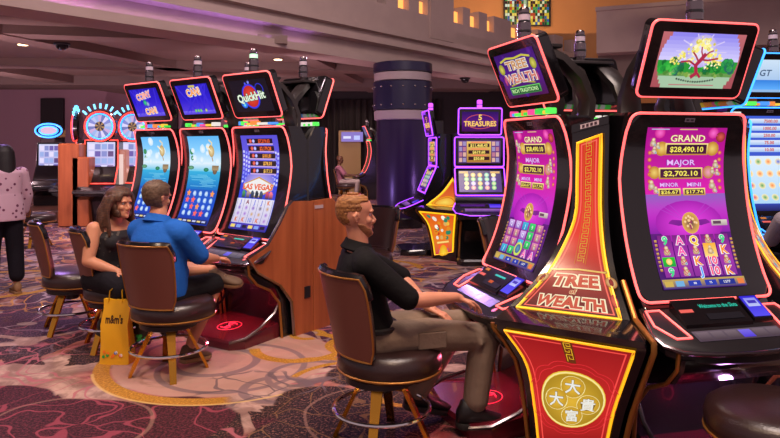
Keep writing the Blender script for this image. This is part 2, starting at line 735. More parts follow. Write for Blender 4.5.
    # footplate
    if plate:
        mb = MB()
        fp = [(-.33, .10), (-.37, .50), (-.30, .60), (0, .64), (.30, .60), (.37, .50), (.33, .10)]
        secs = []
        for z, s in ((0, 1.0), (.05, 1.0), (.07, .97)):
            secs.append([(x * s, -.1 - (u - .1) * s, z + (.05 * (1 - (u - .1) / .54) if z > .04 else 0)) for x, u in fp])
        mb.loft(secs)
        pl = mb.build('footplate', 'redplate', root)
        mb = MB()
        mb.tube([(.10 * cos(a), -.36 - .10 * sin(a), .094 + (.018 * -sin(a) / 1.0) * .5) for a in [2 * pi * k / 28 for k in range(28)]], .0035, 5, True)
        mb.tube([(.04, -.31, .105), (-.01, -.30, .106), (-.04, -.33, .103), (-.01, -.36, .10), (.035, -.38, .097), (.03, -.42, .093), (-.045, -.42, .093)], .005, 5)
        mb.tube([(.0, -.31, .105), (.0, -.42, .093)], .004, 5)
        mb.build('logo_ring', 'ringred' if glow else 'steel', pl)
        for sx in (-1, 1):
            mb = MB()
            mb.tube([(sx * .345, -.10, .33), (sx * .35, -.17, .22), (sx * .36, -.34, .13), (sx * .375, -.50, .085), (sx * .305, -.605, .06)], .012, 6)
            mb.build('plate_trim', 'steel', pl)
    # side trims
    for sx in (-1, 1):
        mb = MB()
        mb.tube([(sx * .372, -.47, .66), (sx * .372, -.46, .58), (sx * .372, -.38, .49), (sx * .372, -.24, .42), (sx * .372, -.14, .30), (sx * .372, -.11, .0)], .011, 6)
        mb.build('side_trim', 'goldpipe' if body else 'steel', root)
    return root


M['deckdisp'] = attr_mat('deck_display', .2, .9, False)


# ---------------------------------------------------------------- screen art
def coin_blob(cv, x, y, r, base='ffc84a'):
    cv.disc(x, y, r, 'fff0b0', base, 10)


def critter(cv, x, y, r, c='e8e0d0'):
    """small generic golden figurine"""
    cv.disc(x, y, r, c, 'b08a50', 8)
    cv.disc(x, y - r * 1.1, r * .6, 'fff4d8', 'd0a060', 8)
    cv.disc(x - r * .6, y + r * .5, r * .45, 'c03048', 'e0a0a0', 6)
    cv.disc(x + r * .6, y + r * .5, r * .45, '5078a8', 'c0d0e0', 6)


def tow_screen(var=0):
    def art(cv):
        W, H = cv.W, cv.H
        cv.rect(0, 0, W, H * .42, 'b0108c', 'e018b0', 'c0109a')
        cv.rect(0, H * .42, W, H * .24, '9060c0' if var == 0 else 'd020b0', '8a18a8', 'c828c8')
        cv.rect(0, H * .66, W, H * .34, '5a1078', '40106a')
        cv.up()
        cv.disc(W * .5, H * .60, W * .42, 'f040e8', 'a818b0', 20, ry=H * .14)
        cv.disc(W * .5, H * .64, W * .30, '5a1080', '8a1898', 20, ry=H * .09)
        for k in range(8):
            cv.line([(W * (.0 + .125 * k), H * .47), (W * .5, H * .60)], .003, 'b840c8')
        cv.up()
        # borders and lanterns
        for s in (.06, .94):
            for k in range(6):
                cv.disc(W * s, H * (.16 + .045 * k), .013, 'ffb070', 'c03040', 8)
        cv.disc(W * .16, H * .035, .032, 'ff70d0', 'd02090', 12)
        cv.disc(W * .83, H * .035, .032, 'ff70d0', 'd02090', 12)
        cv.disc(W * .93, H * .06, .03, 'e06050', '902030', 12)
        cv.rect(W * .40, H * .008, W * .22, .006, 'e0c080')
        cv.rect(W * .05, H * .008, W * .22, .005, 'b0c0e0')
        # jackpots
        def jack(y, h, x0, x1, t, lab, laby, ls, lw):
            cv.up()
            cv.rect(W * x0, H * y, W * (x1 - x0), H * h, 'ffe890', 'c08a28')
            cv.up()
            cv.rect(W * x0 + .009, H * y + .007, W * (x1 - x0) - .018, H * h - .014, '3a1030', '501040')
            cv.up()
            cv.text(W * (x0 + x1) / 2, H * (y + h / 2), H * h * .62, t, 'fff060', w=W * (x1 - x0) * .78, bold=.02)
            cv.text(W * (x0 + x1) / 2, H * laby, ls, lab, 'fff4c0' if lab in ('GRAND',) else 'f0c0ff', outline='9a5a18' if lab == 'GRAND' else '7030a0', w=lw)
            cv.up(-2)
        cv.disc(W * .2, H * .135, .04, 'f0d070', 'c08020', 12)
        cv.disc(W * .84, H * .135, .04, 'f0d070', 'c08020', 12)
        cv.disc(W * .12, H * .285, .035, 'f0d070', 'c08020', 12)
        cv.disc(W * .8, H * .285, .035, 'f0a0c0', 'c08020', 12)
        cv.up()
        jack(.10, .075, .24, .78, '$28,490.10', 'GRAND', .068, .052, .21)
        jack(.255, .07, .17, .72, '$2,702.10', 'MAJOR', .222, .042, .17)
        jack(.385, .045, .15, .43, '$26.67', 'MINOR', .362, .03, .11)
        jack(.385, .045, .46, .74, '$17.74', 'MINI', .362, .03, .085)
        cv.up(3)
        for x, y, r in ((.08, .10, .018), (.14, .12, .014), (.1, .15, .016), (.88, .24, .018), (.84, .28, .015), (.9, .29, .014), (.07, .37, .02), (.12, .40, .015), (.83, .37, .02), (.86, .40, .014)):
            critter(cv, W * x, H * y, r)
        # golden tree medallion
        cv.disc(W * .5, H * .60, .052, '38104a', 'e8b050', 20, ry=.058)
        cv.up()
        rnd = random.Random(3)
        for k in range(16):
            a = rnd.uniform(0, 2 * pi)
            q = rnd.uniform(.012, .04)
            cv.disc(W * .5 + q * cos(a), H * .597 + q * sin(a) * .9, .0085, 'fff0c0', 'e8a860', 7)
        cv.line([(W * .5, H * .64), (W * .49, H * .61), (W * .51, H * .585)], .01, 'a03060')
        cv.rect(W * .76, H * .585, W * .2, H * .035, 'e0d8c8', 'b0a0a0')
        cv.up().rect(W * .78, H * .592, W * .10, H * .018, '604058')
        cv.up(-2)
        # reels
        if var == 0:
            grid = ['9AQ*9', '*A+GK', 'F#K1*', '9#J1K']
        else:
            grid = ['BBTGH', 'HHBGH', 'HHTGH', 'TG*AA']
        cmap = {'9': '3fe08a', 'A': 'ff60b0', 'Q': 'ffd030', 'K': 'ff9a30', 'J': '50a8ff', '1': 'ff5a88'}
        for c in range(5):
            cv.rect(W * (.06 + .178 * c), H * .672, W * .165, H * .255, '7a1a80', '8a2a98', 'a830b0')
        cv.up()
        for j, row in enumerate(grid):
            for c, ch in enumerate(row):
                x, y = W * (.1425 + .178 * c), H * (.705 + .064 * j)
                if ch in cmap:
                    cv.text(x, y, .062, '10' if ch == '1' else ch, cmap[ch], outline='ffffff', w=.055 if ch == '1' else None, bold=.03, ow=.075)
                elif ch == 'G' and var == 0:
                    cv.rect(x - .038, y - .036, .076, .075, 'ffb030', 'ffe080')
                    cv.up(); critter(cv, x, y + .006, .018, 'ffe0c0'); cv.up(-1)
                elif ch == 'F':
                    cv.rect(x - .036, y - .024, .072, .05, '20d020', '10a040')
                    cv.up(); coin_blob(cv, x, y, .018); cv.up(-1)
                elif ch in '*+#':
                    critter(cv, x, y + .004, .019, 'f8e0c0')
                    cv.up(); cv.line([(x - .02, y - .02), (x, y + .01), (x + .02, y - .008)], .005, 'd03050'); cv.up(-1)
                elif ch == 'B':
                    cv.rect(x - .033, y - .025, .066, .05, 'd8b8f0', '9060c0')
                    cv.up(); cv.text(x, y, .036, 'Q', 'f0f0ff'); cv.up(-1)
                elif ch == 'T':
                    cv.rect(x - .033, y - .025, .066, .05, '40c0e0', '2080c0')
                    cv.up(); cv.text(x, y, .036, 'J', 'e0ffff'); cv.up(-1)
                elif ch == 'G':
                    cv.rect(x - .033, y - .025, .066, .05, '30e070', '10a050')
                    cv.up(); cv.text(x, y, .036, '9', 'e0ffe0'); cv.up(-1)
                elif ch == 'H':
                    cv.rect(x - .033, y - .025, .066, .05, 'e090b0', 'a04080')
                    cv.up(); critter(cv, x, y + .004, .014); cv.up(-1)
        if var:
            cv.up()
            cv.disc(W * .5, H * .875, .045, 'f8f8a0', 'c8e040', 16)
            cv.up().disc(W * .5, H * .875, .03, '60a0c0', '406090', 14)
            cv.up(-2)
        for c in (.015, .955):
            for k in range(8):
                cv.rect(W * c, H * (.70 + .025 * k), .014, .014, 'e8c060', 'a05030')
        # info bar
        cv.rect(0, H * .94, W, H * .06, 'c8a850', '3a2a80')
        cv.up()
        for k, (a, b, c) in enumerate(((.02, .10, 'd0b050'), (.15, .10, '70b0e0'), (.30, .15, '2038b0'), (.5, .14, '2038b0'), (.67, .2, '182c90'), (.9, .08, 'f08040'))):
            cv.rect(W * a, H * .952, W * b, H * .036, c)
        cv.up()
        cv.text(W * .77, H * .97, .022, '1377', 'ffffff')
        cv.text(W * .38, H * .97, .018, '88', 'ffffff')
        cv.text(W * .57, H * .97, .018, '75', 'ffffff')
    return art


def tree_topper(cv):
    W, H = cv.W, cv.H
    cv.rect(0, 0, W, H, 'c06a70', 'a85058')
    cv.up()
    # vista framed by a round gate
    def inside(x):
        t = (x - .5) / .5
        return t
    xs = [i / 20 for i in range(21)]
    def clipx(y):
        t = (y - .45) / .62
        return .10 + .0 + (.0 if abs(t) > 1 else 0) , .9
    rows = 14
    for j in range(rows):
        y0, y1 = j / rows, (j + 1) / rows
        t = ((y0 + y1) / 2 - .5) / .5
        half = .5 - .11 * t * t - .015
        ym = (y0 + y1) / 2
        if ym < .5:
            a = ym / .5
            c1 = tuple(p + (q - p) * a for p, q in zip(hexc('8a80f0'), hexc('d8d0ff')))
        elif ym < .72:
            c1 = hexc('2a9a38')
        elif ym < .80:
            c1 = hexc('6a9a50')
        else:
            c1 = hexc('a8c8a8')
        cv.rect(W * (.5 - half), H * y0, W * half * 2, H * (y1 - y0) + .0005, c1)
    cv.up()
    rnd = random.Random(5)
    for k in range(60):
        x = rnd.uniform(.08, .92)
        if .30 < x < .68 and rnd.random() < .6:
            continue
        y = rnd.uniform(.5, .70)
        c = rnd.choice(['1f8a34', '30b040', '157030', '48c048', '2a6a60'])
        cv.disc(W * x, H * y, rnd.uniform(.015, .03), c, n=9)
    for k in range(30):
        cv.disc(W * rnd.uniform(.12, .85), H * rnd.uniform(.70, .78), .011, rnd.choice(['80a848', '508838', 'a8c070']), n=7)
    cv.up()
    # glow and blossoms
    cv.disc(W * .5, H * .32, .10, 'fffff0', 'b8a8f0', 20)
    for k in range(10):
        a = 2 * pi * k / 10
        cv.line([(W * .5, H * .33), (W * .5 + .17 * cos(a), H * .33 + .11 * sin(a))], .007, 'd8ccf8')
    cv.up()
    for (bx, by, br) in ((.5, .22, .055), (.60, .30, .045), (.40, .30, .045), (.70, .42, .035), (.30, .44, .035), (.22, .50, .03), (.40, .52, .03), (.62, .54, .03), (.74, .52, .03), (.50, .12, .03)):
        for k in range(15):
            a = rnd.uniform(0, 6.28)
            q = rnd.uniform(.1, 1.0)
            cv.disc(W * bx + br * q * 1.2 * cos(a), H * by + br * q * sin(a), br * rnd.uniform(.14, .30), rnd.choice(['fff080', 'f0e058', 'fffbd0', 'd8c850', 'f8f0a0']), n=6)
    cv.up(2)
    for br, w in (([(.44, .80), (.50, .72), (.47, .58), (.52, .46), (.56, .36)], .026), ([(.47, .58), (.38, .50), (.28, .52)], .011), ([(.52, .47), (.60, .48), (.72, .44)], .011),
                  ([(.5, .52), (.44, .40), (.40, .34)], .010), ([(.55, .40), (.60, .33), (.64, .30)], .009), ([(.53, .42), (.50, .33), (.49, .24)], .009), ([(.56, .80), (.51, .72)], .014)):
        cv.line([(W * x, H * y) for x, y in br], w, 'b02848')
    cv.up()
    for k in range(16):
        t = k / 15
        cv.disc(W * (.28 + .44 * t), H * (.83 + .05 * sin(t * 3.1)), .007, rnd.choice(['405048', '6a7a58', '38463e']), n=6)
    cv.rect(W * .2, H * .93, W * .55, .006, 'c07078')


def tow_title(cv):
    W, H = cv.W, cv.H
    cv.rect(0, 0, W, H, '38106a', '4a1450', '501a88')
    cv.up()
    rnd = random.Random(9)
    for k in range(10):
        cv.disc(W * rnd.random(), H * rnd.random(), .03, '5a2090', '40147a', 10)
    cv.up()
    cv.line([(W * .12, H * .17), (W * .3, H * .11), (W * .5, H * .14), (W * .7, H * .11), (W * .88, H * .17)], .014, 'c8c040')
    cv.line([(W * .2, H * .72), (W * .5, H * .66), (W * .8, H * .72)], .01, 'b8a838')
    for s in (.1, .9):
        cv.disc(W * s, H * .33, .04, 'd8d060', '909020', 14)
        cv.disc(W * s, H * .60, .018, 'd05090', '903060', 10, ry=.035)
    cv.up()
    cv.text(W * .5, H * .28, .085, 'TREE', 'c89060', outline='f0e8d8', w=.29, bold=.03, ow=.08)
    cv.text(W * .5, H * .42, .045, 'of', 'd8b090', outline='f0e8d8')
    cv.text(W * .5, H * .57, .09, 'WEALTH', 'd07868', outline='f0e8e0', w=.42, bold=.03, ow=.08)
    cv.rect(W * .14, H * .76, W * .74, H * .17, '70d060', '308040')
    cv.up().rect(W * .155, H * .78, W * .71, H * .13, '206838', '185030')
    cv.up().text(W * .5, H * .845, .04, 'RICH TRADITIONS', 'd0ffb0', w=.36)


def quick_hit_logo(cv):
    W, H = cv.W, cv.H
    cv.rect(0, 0, W, H, '16101e', '1a1420')
    cv.up()
    x0, y0 = W * .5, H * .52
    cv.disc(x0, y0, .125, '4a50ff', '3038e0', 24, ry=.13)
    cv.disc(x0 - .13, y0 + .07, .05, '3aa0ff', '2058e0', 14)
    cv.disc(x0 + .15, y0 - .07, .06, '3a40f0', '2830c0', 14)
    cv.up()
    cv.disc(x0, y0, .105, 'f05038', 'c02820', 24, ry=.112)
    cv.disc(x0 + .15, y0 - .07, .05, '16101e', '16101e', 14)
    cv.up()
    cv.star(x0 + .02, y0 - .145, .022, '8a90ff')
    cv.star(x0 - .03, y0 - .135, .018, '5a60ff')
    cv.text(x0, y0, .115, 'QuickHit', 'e8f8e0', outline='2a4838', w=.42, bold=.03, ow=.075, rot=-.1)
    cv.disc(x0 - .13, y0 + .085, .02, '90f0ff', '40a0e0', 10)


def cash_topper(two):
    def art(cv):
        W, H = cv.W, cv.H
        cv.rect(0, 0, W, H, '2418b8', '5a40e0', '2a1ad0')
        cv.up()
        rnd = random.Random(4 + two)
        for k in range(8):
            cv.line([(W * rnd.random(), H * .02), (W * rnd.random(), H * .95)], .02, '3a2ad8')
        cv.rect(0, H * .88, W, H * .1, '7a68f0', '5848e0')
        cv.up()
        if two:
            cv.text(W * .52, H * .25, .11, 'CAN!', 'ff9838', outline='f0f0e8', w=.24, bold=.03, ow=.09, rot=-.08)
            cv.rect(W * .42, H * .02, .11, .025, 'd0c060')
            for x in (.42, .5, .58, .74):
                cv.disc(W * x, H * .88, .02, 'a0f080' if x < .7 else 'ffd0a0', '40a060', 8)
        else:
            cv.text(W * .48, H * .24, .10, 'COINY', 'ff8a50', outline='e8e0f8', w=.30, bold=.03, ow=.09, rot=-.15)
            cv.disc(W * .45, H * .5, .035, '40e0a0', '108060', 10)
            cv.disc(W * .53, H * .55, .03, 'b0c0e0', '6070c0', 10)
            cv.text(W * .56, H * .80, .10, 'CAN!', 'ff9838', outline='f0f0e8', w=.23, bold=.03, ow=.09, rot=-.08)
    return art


def ocean_screen(var=0):
    def art(cv):
        W, H = cv.W, cv.H
        cv.rect(0, 0, W, H * .30, '60b8f8', 'd8f0ff', '88d0ff')
        cv.rect(0, H * .30, W, H * .10, 'e8f4ff', '60c8e8')
        cv.rect(0, H * .40, W, H * .20, '30b0e0', '1070c8')
        cv.rect(0, H * .60, W, H * .40, '1a58c0', '1030a0', '1850d0')
        cv.up()
        rnd = random.Random(2 + var)
        for k in range(9):
            cv.disc(W * rnd.uniform(.1, .9), H * rnd.uniform(.05, .3), rnd.uniform(.02, .05), 'f4fbff', 'c8e8ff', 10)
        cv.disc(W * .08, H * .18, .03, '40a060', '308050', 9)
        cv.disc(W * .1, H * .25, .025, '60b070', '308050', 9)
        cv.disc(W * .06, H * .36, .05, '70b888', '407860', 10, ry=.02)
        cv.up()
        # golden stork-like figure
        x, y = W * .72, H * .17
        cv.disc(x, y, .045, 'f0e0b0', 'c09850', 12, ry=.06)
        cv.line([(x, y - .03), (x + .02, y - .08), (x - .02, y - .11)], .02, 'e8d8b0')
        cv.line([(x, y), (x - .07, y - .05)], .018, 'fff0d0')
        cv.line([(x, y + .04), (x + .02, y + .10)], .012, 'b08040')
        cv.rect(W * .74, H * .33, .10, .05, '8a7050', 'b09870')
        cv.disc(W * .56, H * .38, .04, '30a070', '207050', 10, ry=.02)
        cv.disc(W * .84, H * .39, .035, '907050', '605040', 10)
        for k in range(10):
            cv.line([(W * rnd.uniform(.05, .5), H * (.44 + .014 * k)), (W * rnd.uniform(.5, .95), H * (.44 + .014 * k))], .004, '80d8f0')
        for j in range(4):
            for c in range(5):
                x, y = W * (.13 + .185 * c), H * (.645 + .075 * j)
                h = (j * 3 + c * 2 + var) % 5
                if h in (0, 3):
                    cv.star(x, y, .036, 'ff6a60' if (j + c) % 4 else 'ffa050', 5, .5)
                else:
                    cv.disc(x, y, .026, 'e8f8ff', '90b8f0', 9)
                    cv.disc(x + .012, y + .012, .014, '5aa0e8', 'c0e0ff', 7)
        cv.rect(W * .02, H * .935, W * .96, H * .05, '203080', '101840')
        cv.up()
        for k in range(6):
            cv.rect(W * (.06 + .15 * k), H * .95, W * .11, H * .02, ('e8d080', 'c0c8f0')[k % 2])
    return art


def vegas_screen(cv):
    W, H = cv.W, cv.H
    cv.rect(0, 0, W, H * .52, '5a50d8', '3a48e0', '6a60e8')
    cv.rect(0, H * .52, W, H * .48, '3a48e0', '2838c0')
    cv.up()
    rnd = random.Random(8)
    for s in (0, 1):
        for j in range(8):
            for i in range(3):
                x = W * (.02 + .07 * i) if s == 0 else W * (.83 + .06 * i)
                cv.rect(x, H * (.16 + .045 * j) + .01 * i, .02, .022, rnd.choice(['d8d8ff', '9098ff', 'b8c0ff']))
    cv.disc(W * .5, H * .50, .20, 'c8b8f0', '8078e0', 20, ry=.11)
    cv.up()
    for k, (t, c) in enumerate((('$7,219.63', 'ff6030'), ('$2,179.28', 'ff7030'), ('$181.81', 'ffa040'), ('$78.01', 'ffb850'), ('$17.13', 'ffc860'))):
        y = H * (.035 + .078 * k)
        x0 = W * (.16 + .02 * k)
        cv.rect(x0, y, W * .70, H * .052, '301828', '201018')
        cv.rect(x0, y + H * .052, W * .70, H * .014, 'c8a8e8')
        cv.up()
        cv.disc(x0 + .05, y + H * .026, .02, 'ff8060', 'd04040', 9)
        cv.disc(x0 + .09, y + H * .026, .018, 'f0e8ff', '8090ff', 9)
        cv.text(x0 + W * .47, y + H * .026, .045, t, c, bold=.03, w=.15 if k < 2 else .11)
        cv.up(-1)
    cv.up(2)
    cv.poly([(W * .5, H * .435), (W * .92, H * .515), (W * .88, H * .57), (W * .5, H * .66), (W * .14, H * .57), (W * .08, H * .515)], 'd8a040')
    cv.up()
    cv.poly([(W * .5, H * .45), (W * .88, H * .518), (W * .84, H * .565), (W * .5, H * .645), (W * .18, H * .565), (W * .12, H * .518)], 'f0eef0')
    cv.up()
    cv.text(W * .5, H * .54, .07, 'LAS VEGAS', 'e85028', outline='ffe0c0', w=.39, bold=.03)
    for x, c in ((.14, '50a060'), (.26, 'c0a0a0'), (.38, '405068'), (.5, '283040'), (.62, '485878'), (.78, 'e05070'), (.88, 'ff8090')):
        cv.rect(W * x - .018, H * .60, .045, .05, c, '303850')
        cv.disc(W * x, H * .60, .018, c, n=8)
    cv.rect(0, H * .665, W, H * .26, 'e8e4f4', 'd0c8e8')
    cv.up()
    grid = ['JAJJK', '56537', '66776', 'KK1K6']
    cm = {'J': '3050e0', 'A': '8a2840', 'K': 'e07020', '1': '5080e0', '5': '7a40c0', '6': 'a060d0', '7': 'd0a030', '3': '404048'}
    for i in range(6):
        cv.rect(W * (.02 + .19 * i), H * .665, .005, H * .26, '7a78b8')
    for j, row in enumerate(grid):
        for c, ch in enumerate(row):
            x, y = W * (.12 + .19 * c), H * (.70 + .063 * j)
            if ch in 'JAK1':
                cv.text(x, y, .055, '10' if ch == '1' else ch, cm[ch], bold=.03)
            else:
                cv.disc(x, y, .024, cm[ch], 'd8d0f0', 9)
    cv.rect(0, H * .93, W, H * .07, '4a38c0', '2a2480')
    cv.up()
    for k in range(6):
        cv.rect(W * (.04 + .16 * k), H * .945, W * .12, H * .035, ('f0d870', '80a0f0', '101030')[k % 3])


def generic_reels(bg1, bg2, seed):
    def art(cv):
        W, H = cv.W, cv.H
        cv.rect(0, 0, W, H, bg1, bg2)
        cv.up()
        rnd = random.Random(seed)
        for k in range(5):
            y = H * (.03 + .075 * k)
            cv.rect(W * .1, y, W * .8, H * .05, 'e8f0ff', 'a0c0f0')
            cv.up().text(W * .55, y + H * .025, .04, ['7500.00', '1000.00', '250.00', '75.00', '10.00'][k], 'd04020', bold=.03)
            cv.up(-1)
        cv.rect(W * .03, H * .42, W * .94, H * .50, 'e0f0ff', 'b0d8f8')
        cv.up()
        for j in range(4):
            for c in range(5):
                x, y = W * (.12 + .19 * c), H * (.48 + .125 * j)
                cv.disc(x, y, .032, rnd.choice(['ff8030', 'ffc030', '30a050', '3060e0', 'e03060']), 'fff0c0', 9)
        cv.rect(0, H * .93, W, H * .07, '3040a0', '202060')
    return art


def gt_topper(cv):
    W, H = cv.W, cv.H
    cv.rect(0, 0, W, H, 'd0e4f8', '90b8e8')
    cv.up()
    cv.rect(0, H * .62, W, H * .3, '3080e0', '60b0ff')
    cv.text(W * .3, H * .4, .09, 'GT', '4a6080', bold=.02)


def blank_screen(c1='101018', c2='18141c'):
    def art(cv):
        cv.rect(0, 0, cv.W, cv.H, c1, c2)
    return art
# ---------------------------------------------------------------- pod corner (lit sign wedge between two cabinets)
R_POS, R_RZ = Vector((1.572, 3.5, 0)), 13
L_POS, L_RZ = Vector((.92, 4.02, 0)), -73


def w2r(p):
    """world -> frame of the reference cabinet"""
    q = Vector(p) - R_POS
    a = radians(-R_RZ)
    return Vector((q.x * cos(a) - q.y * sin(a), q.x * sin(a) + q.y * cos(a), q.z))


def rows_fn(rows, off=0):
    """rows: list of (left point, right point); returns fn(x in 0..1, y in 0..1)"""
    n = len(rows) - 1

    def cm(p0, p1, p2, p3, t):
        return (p1 * 2 + (p2 - p0) * t + (p0 * 2 - p1 * 5 + p2 * 4 - p3) * t * t + (p1 * 3 - p0 - p2 * 3 + p3) * t ** 3) / 2

    def f(x, y):
        q = y * n
        i = min(n - 1, max(0, int(math.floor(q))))
        t = q - i
        g = lambda k, s: rows[min(n, max(0, k))][s]
        a = cm(g(i - 1, 0), g(i, 0), g(i + 1, 0), g(i + 2, 0), t)
        b = cm(g(i - 1, 1), g(i, 1), g(i + 1, 1), g(i + 2, 1), t)
        return a + (b - a) * x
    return f


UP = [((577, 143, 3.56), (602, 134, 3.46)), ((576.5, 180, 3.56), (601, 176, 3.46)), ((575, 215, 3.55), (601, 213, 3.44)), ((563, 246, 3.50), (604, 249, 3.38)),
      ((545, 276, 3.45), (610, 281, 3.29)), ((516, 307, 3.38), (622, 320, 3.15))]
LO = [((504, 330, 3.27), (635, 352, 2.92)), ((526, 363, 3.29), (625, 380, 2.99)), ((534, 405, 3.33), (614, 412, 3.07)), ((537.5, 436, 3.35), (608, 438, 3.12)), ((539, 448, 3.35), (605, 450, 3.14))]


def rows_local(R):
    return [(w2r(at(*a)), w2r(at(*b))) for a, b in R]


def grow(rows, g, push=0):
    """widen rows sideways by g metres and push backwards along the normal"""
    out = []
    for a, b in rows:
        d = (b - a)
        d.z = 0
        d.normalize()
        nn = Vector((d.y, -d.x, 0))
        out.append((a - d * g - nn * push, b + d * g - nn * push))
    return out


def make_corner(label, loc, rz, upper_art, lower_art, group=None, trim='goldpipe'):
    root = thing('lit_sign_corner', label, 'slot bank sign', (loc[0], loc[1], 0), rz, group)
    up, lo = rows_local(UP), rows_local(LO)
    fu, fl = rows_fn(up), rows_fn(lo)
    # body behind
    mb = MB()
    secs = []
    allr = []
    gu = grow(up, .035, .012)
    a0, b0 = gu[0]
    allr.append((a0 + Vector((0, 0, .10)), b0 + Vector((0, 0, .10))))
    fgu = rows_fn(gu)
    for k in range(0, 13):
        allr.append((fgu(0, k / 12), fgu(1, k / 12)))
    gl = grow(lo, .045, .012)
    a1, b1 = gl[0]
    ledge_a, ledge_b = a1 + Vector((0, 0, .055)), b1 + Vector((0, 0, .055))
    allr.append((ledge_a, ledge_b))
    fgl = rows_fn(gl)
    for k in range(0, 9):
        allr.append((fgl(0, k / 8), fgl(1, k / 8)))
    pa, pb = allr[-1]
    allr.append((Vector((pa.x, pa.y, 0)), Vector((pb.x, pb.y, 0))))
    core = w2r((1.30, 3.95, 0))
    for a, b in allr:
        m = (a + b) / 2
        ca = Vector((core.x - .12, core.y + .10, a.z))
        cb = Vector((core.x + .12, core.y - .02, b.z))
        # back points half way to the pod's core
        secs.append([a, b, b + (cb - b) * .55, a + (ca - a) * .55])
    mb.loft(secs, closed=True)
    mb.build('sign_housing', 'black', root, angle=30)
    # polished ledge
    mb = MB()
    d = (gl[0][1] - gl[0][0]).normalized()
    nn = Vector((d.y, -d.x, 0)).normalized()
    A, B = ledge_a, ledge_b
    U1, U2 = fgu(0, 1), fgu(1, 1)
    mb.loft([[U1 + nn * .01, A + nn * .03, A + nn * .025 - Vector((0, 0, .03)), A - nn * .02 - Vector((0, 0, .03)), U1 - nn * .03],
             [U2 + nn * .01, B + nn * .03, B + nn * .025 - Vector((0, 0, .03)), B - nn * .02 - Vector((0, 0, .03)), U2 - nn * .03]])
    mb.build('polished_ledge', 'steelblack', root, angle=20)
    for nm, f, art, ph in (('upper_sign', fu, upper_art, 1.0), ('lower_sign', fl, lower_art, .7)):
        mb = MB()
        cv = Canvas(mb, f, 1, eps=.0012, step=.06)
        cv.f = f
        art(cv)
        mb.build(nm, 'backlit', root, smooth='keep')
        rim = [f(0, k / 14) for k in range(15)] + [f(1, 1 - k / 14) for k in range(15)]
        mb = MB()
        mb.tube(rim, .0055, 6, True)
        mb.build('sign_light_edge', 'neon_amber', root)
    # chrome/gold side trims running to the floor
    mb = MB()
    gt = grow(lo, .075, .03)
    ft = rows_fn(gt)
    p = [fgu(1, .8) + Vector((.03, 0, 0)), fgu(1, 1) + Vector((.03, 0, 0)), gt[0][1] + Vector((0, 0, .04))] + [ft(1, k / 8) for k in range(9)]
    p.append(Vector((p[-1].x, p[-1].y, 0.0)))
    mb.tube(p, .014, 8)
    p = [gt[0][0] + Vector((0, 0, .02))] + [ft(0, k / 8) for k in range(9)]
    p.append(Vector((p[-1].x, p[-1].y, 0.0)))
    mb.tube(p, .012, 8)
    mb.build('edge_trim', trim, root)
    # cap plate with small plaque
    mb = MB()
    a, b = allr[0]
    mb.loft([[a + Vector((0, 0, -.045)) + nn * .012, b + Vector((0, 0, -.045)) + nn * .012, b + Vector((0, 0, -.005)) + nn * .012, a + Vector((0, 0, -.005)) + nn * .012],
             [a + Vector((0, 0, -.045)), b + Vector((0, 0, -.045)), b + Vector((0, 0, -.005)), a + Vector((0, 0, -.005))]])
    fp = lambda x, y: a + (b - a) * x + Vector((0, 0, -.005 - .04 * y)) + nn * .013
    cv = Canvas(mb, fp, 1, mi=1)
    cv.rect(.25, .2, .5, .6, 'd8c8d0')
    cv.up()
    for k in range(4):
        cv.rect(.3 + .11 * k, .3, .07, .4, '402838')
    mb.build('top_plaque', ['black', 'painted'], root)
    return root


M['neon_amber'] = principled('amber_light_tube', 'ffc040', .4, emis='ffb010', strength=1.1)
M['steelblack'] = principled('polished_black_ledge', '2a2830', .12, .6, coat=.5)


def border(cv, inset_x, inset_y, wx, wy, c, x0=0., x1=1., y0=0., y1=1.):
    """a frame following the panel outline; inset in fractions"""
    a, b, t, u = x0 + inset_x, x1 - inset_x, y0 + inset_y, y1 - inset_y
    cv.rect(a, t, wx, u - t, c)
    cv.rect(b - wx, t, wx, u - t, c)
    cv.rect(a, t, b - a, wy, c)
    cv.rect(a, u - wy, b - a, wy, c)


def phys(cv, x, y, h=.01):
    """set ax/ay so that discs and text keep their physical shape at (x,y)"""
    p = cv.fn(x, y)
    dx = (cv.fn(x + h, y) - p).length / h
    dy = (cv.fn(x, y + h) - p).length / h
    cv.ax, cv.ay = 1 / dx, 1 / dy


def edge_line(cv, inset, w, c, top=True):
    """line that stays a constant physical distance inside the outline"""
    f = cv.fn
    pts_l, pts_r = [], []
    N = 16
    H = sum((f(.5, (k + 1) / N) - f(.5, k / N)).length for k in range(N))
    for k in range(N + 1):
        y = inset / H + (1 - 2 * inset / H) * k / N
        wd = (f(1, y) - f(0, y)).length
        pts_l.append((inset / wd, y))
        pts_r.append((1 - inset / wd, y))
    pts = pts_l + pts_r[::-1]
    n = len(pts)
    c = hexc(c)
    # offset inwards physically
    out, inn = [], []
    for k in range(N + 1):
        for arr, lst in ((out, inset), (inn, inset + w)):
            pass
    def ring(ins):
        l, r = [], []
        for k in range(N + 1):
            y = ins / H + (1 - 2 * ins / H) * k / N
            wd = (f(1, y) - f(0, y)).length
            q = min(.49, ins / wd)
            l.append(cv.P(q, y))
            r.append(cv.P(1 - q, y))
        return l + r[::-1]
    A, B = ring(inset), ring(inset + w)
    cv.mb.add(A + B, [(i, (i + 1) % n, n + (i + 1) % n, n + i) for i in range(n)], cv.mi, c)


def fret(cv, x, y0, y1, n, w, c):
    """greek-key like ribbon down the middle"""
    h = (y1 - y0) / n
    for k in range(n):
        y = y0 + h * k
        phys(cv, x, y)
        a = cv.ax * w
        s = 1 if k % 2 == 0 else -1
        pts = [(x - s * a, y), (x + s * a, y), (x + s * a, y + h * .62), (x - s * a * .25, y + h * .62), (x - s * a * .25, y + h * .32)]
        cv.line(pts, .0045, c)
        cv.line([(x - s * a, y), (x - s * a, y + h)], .0045, c)


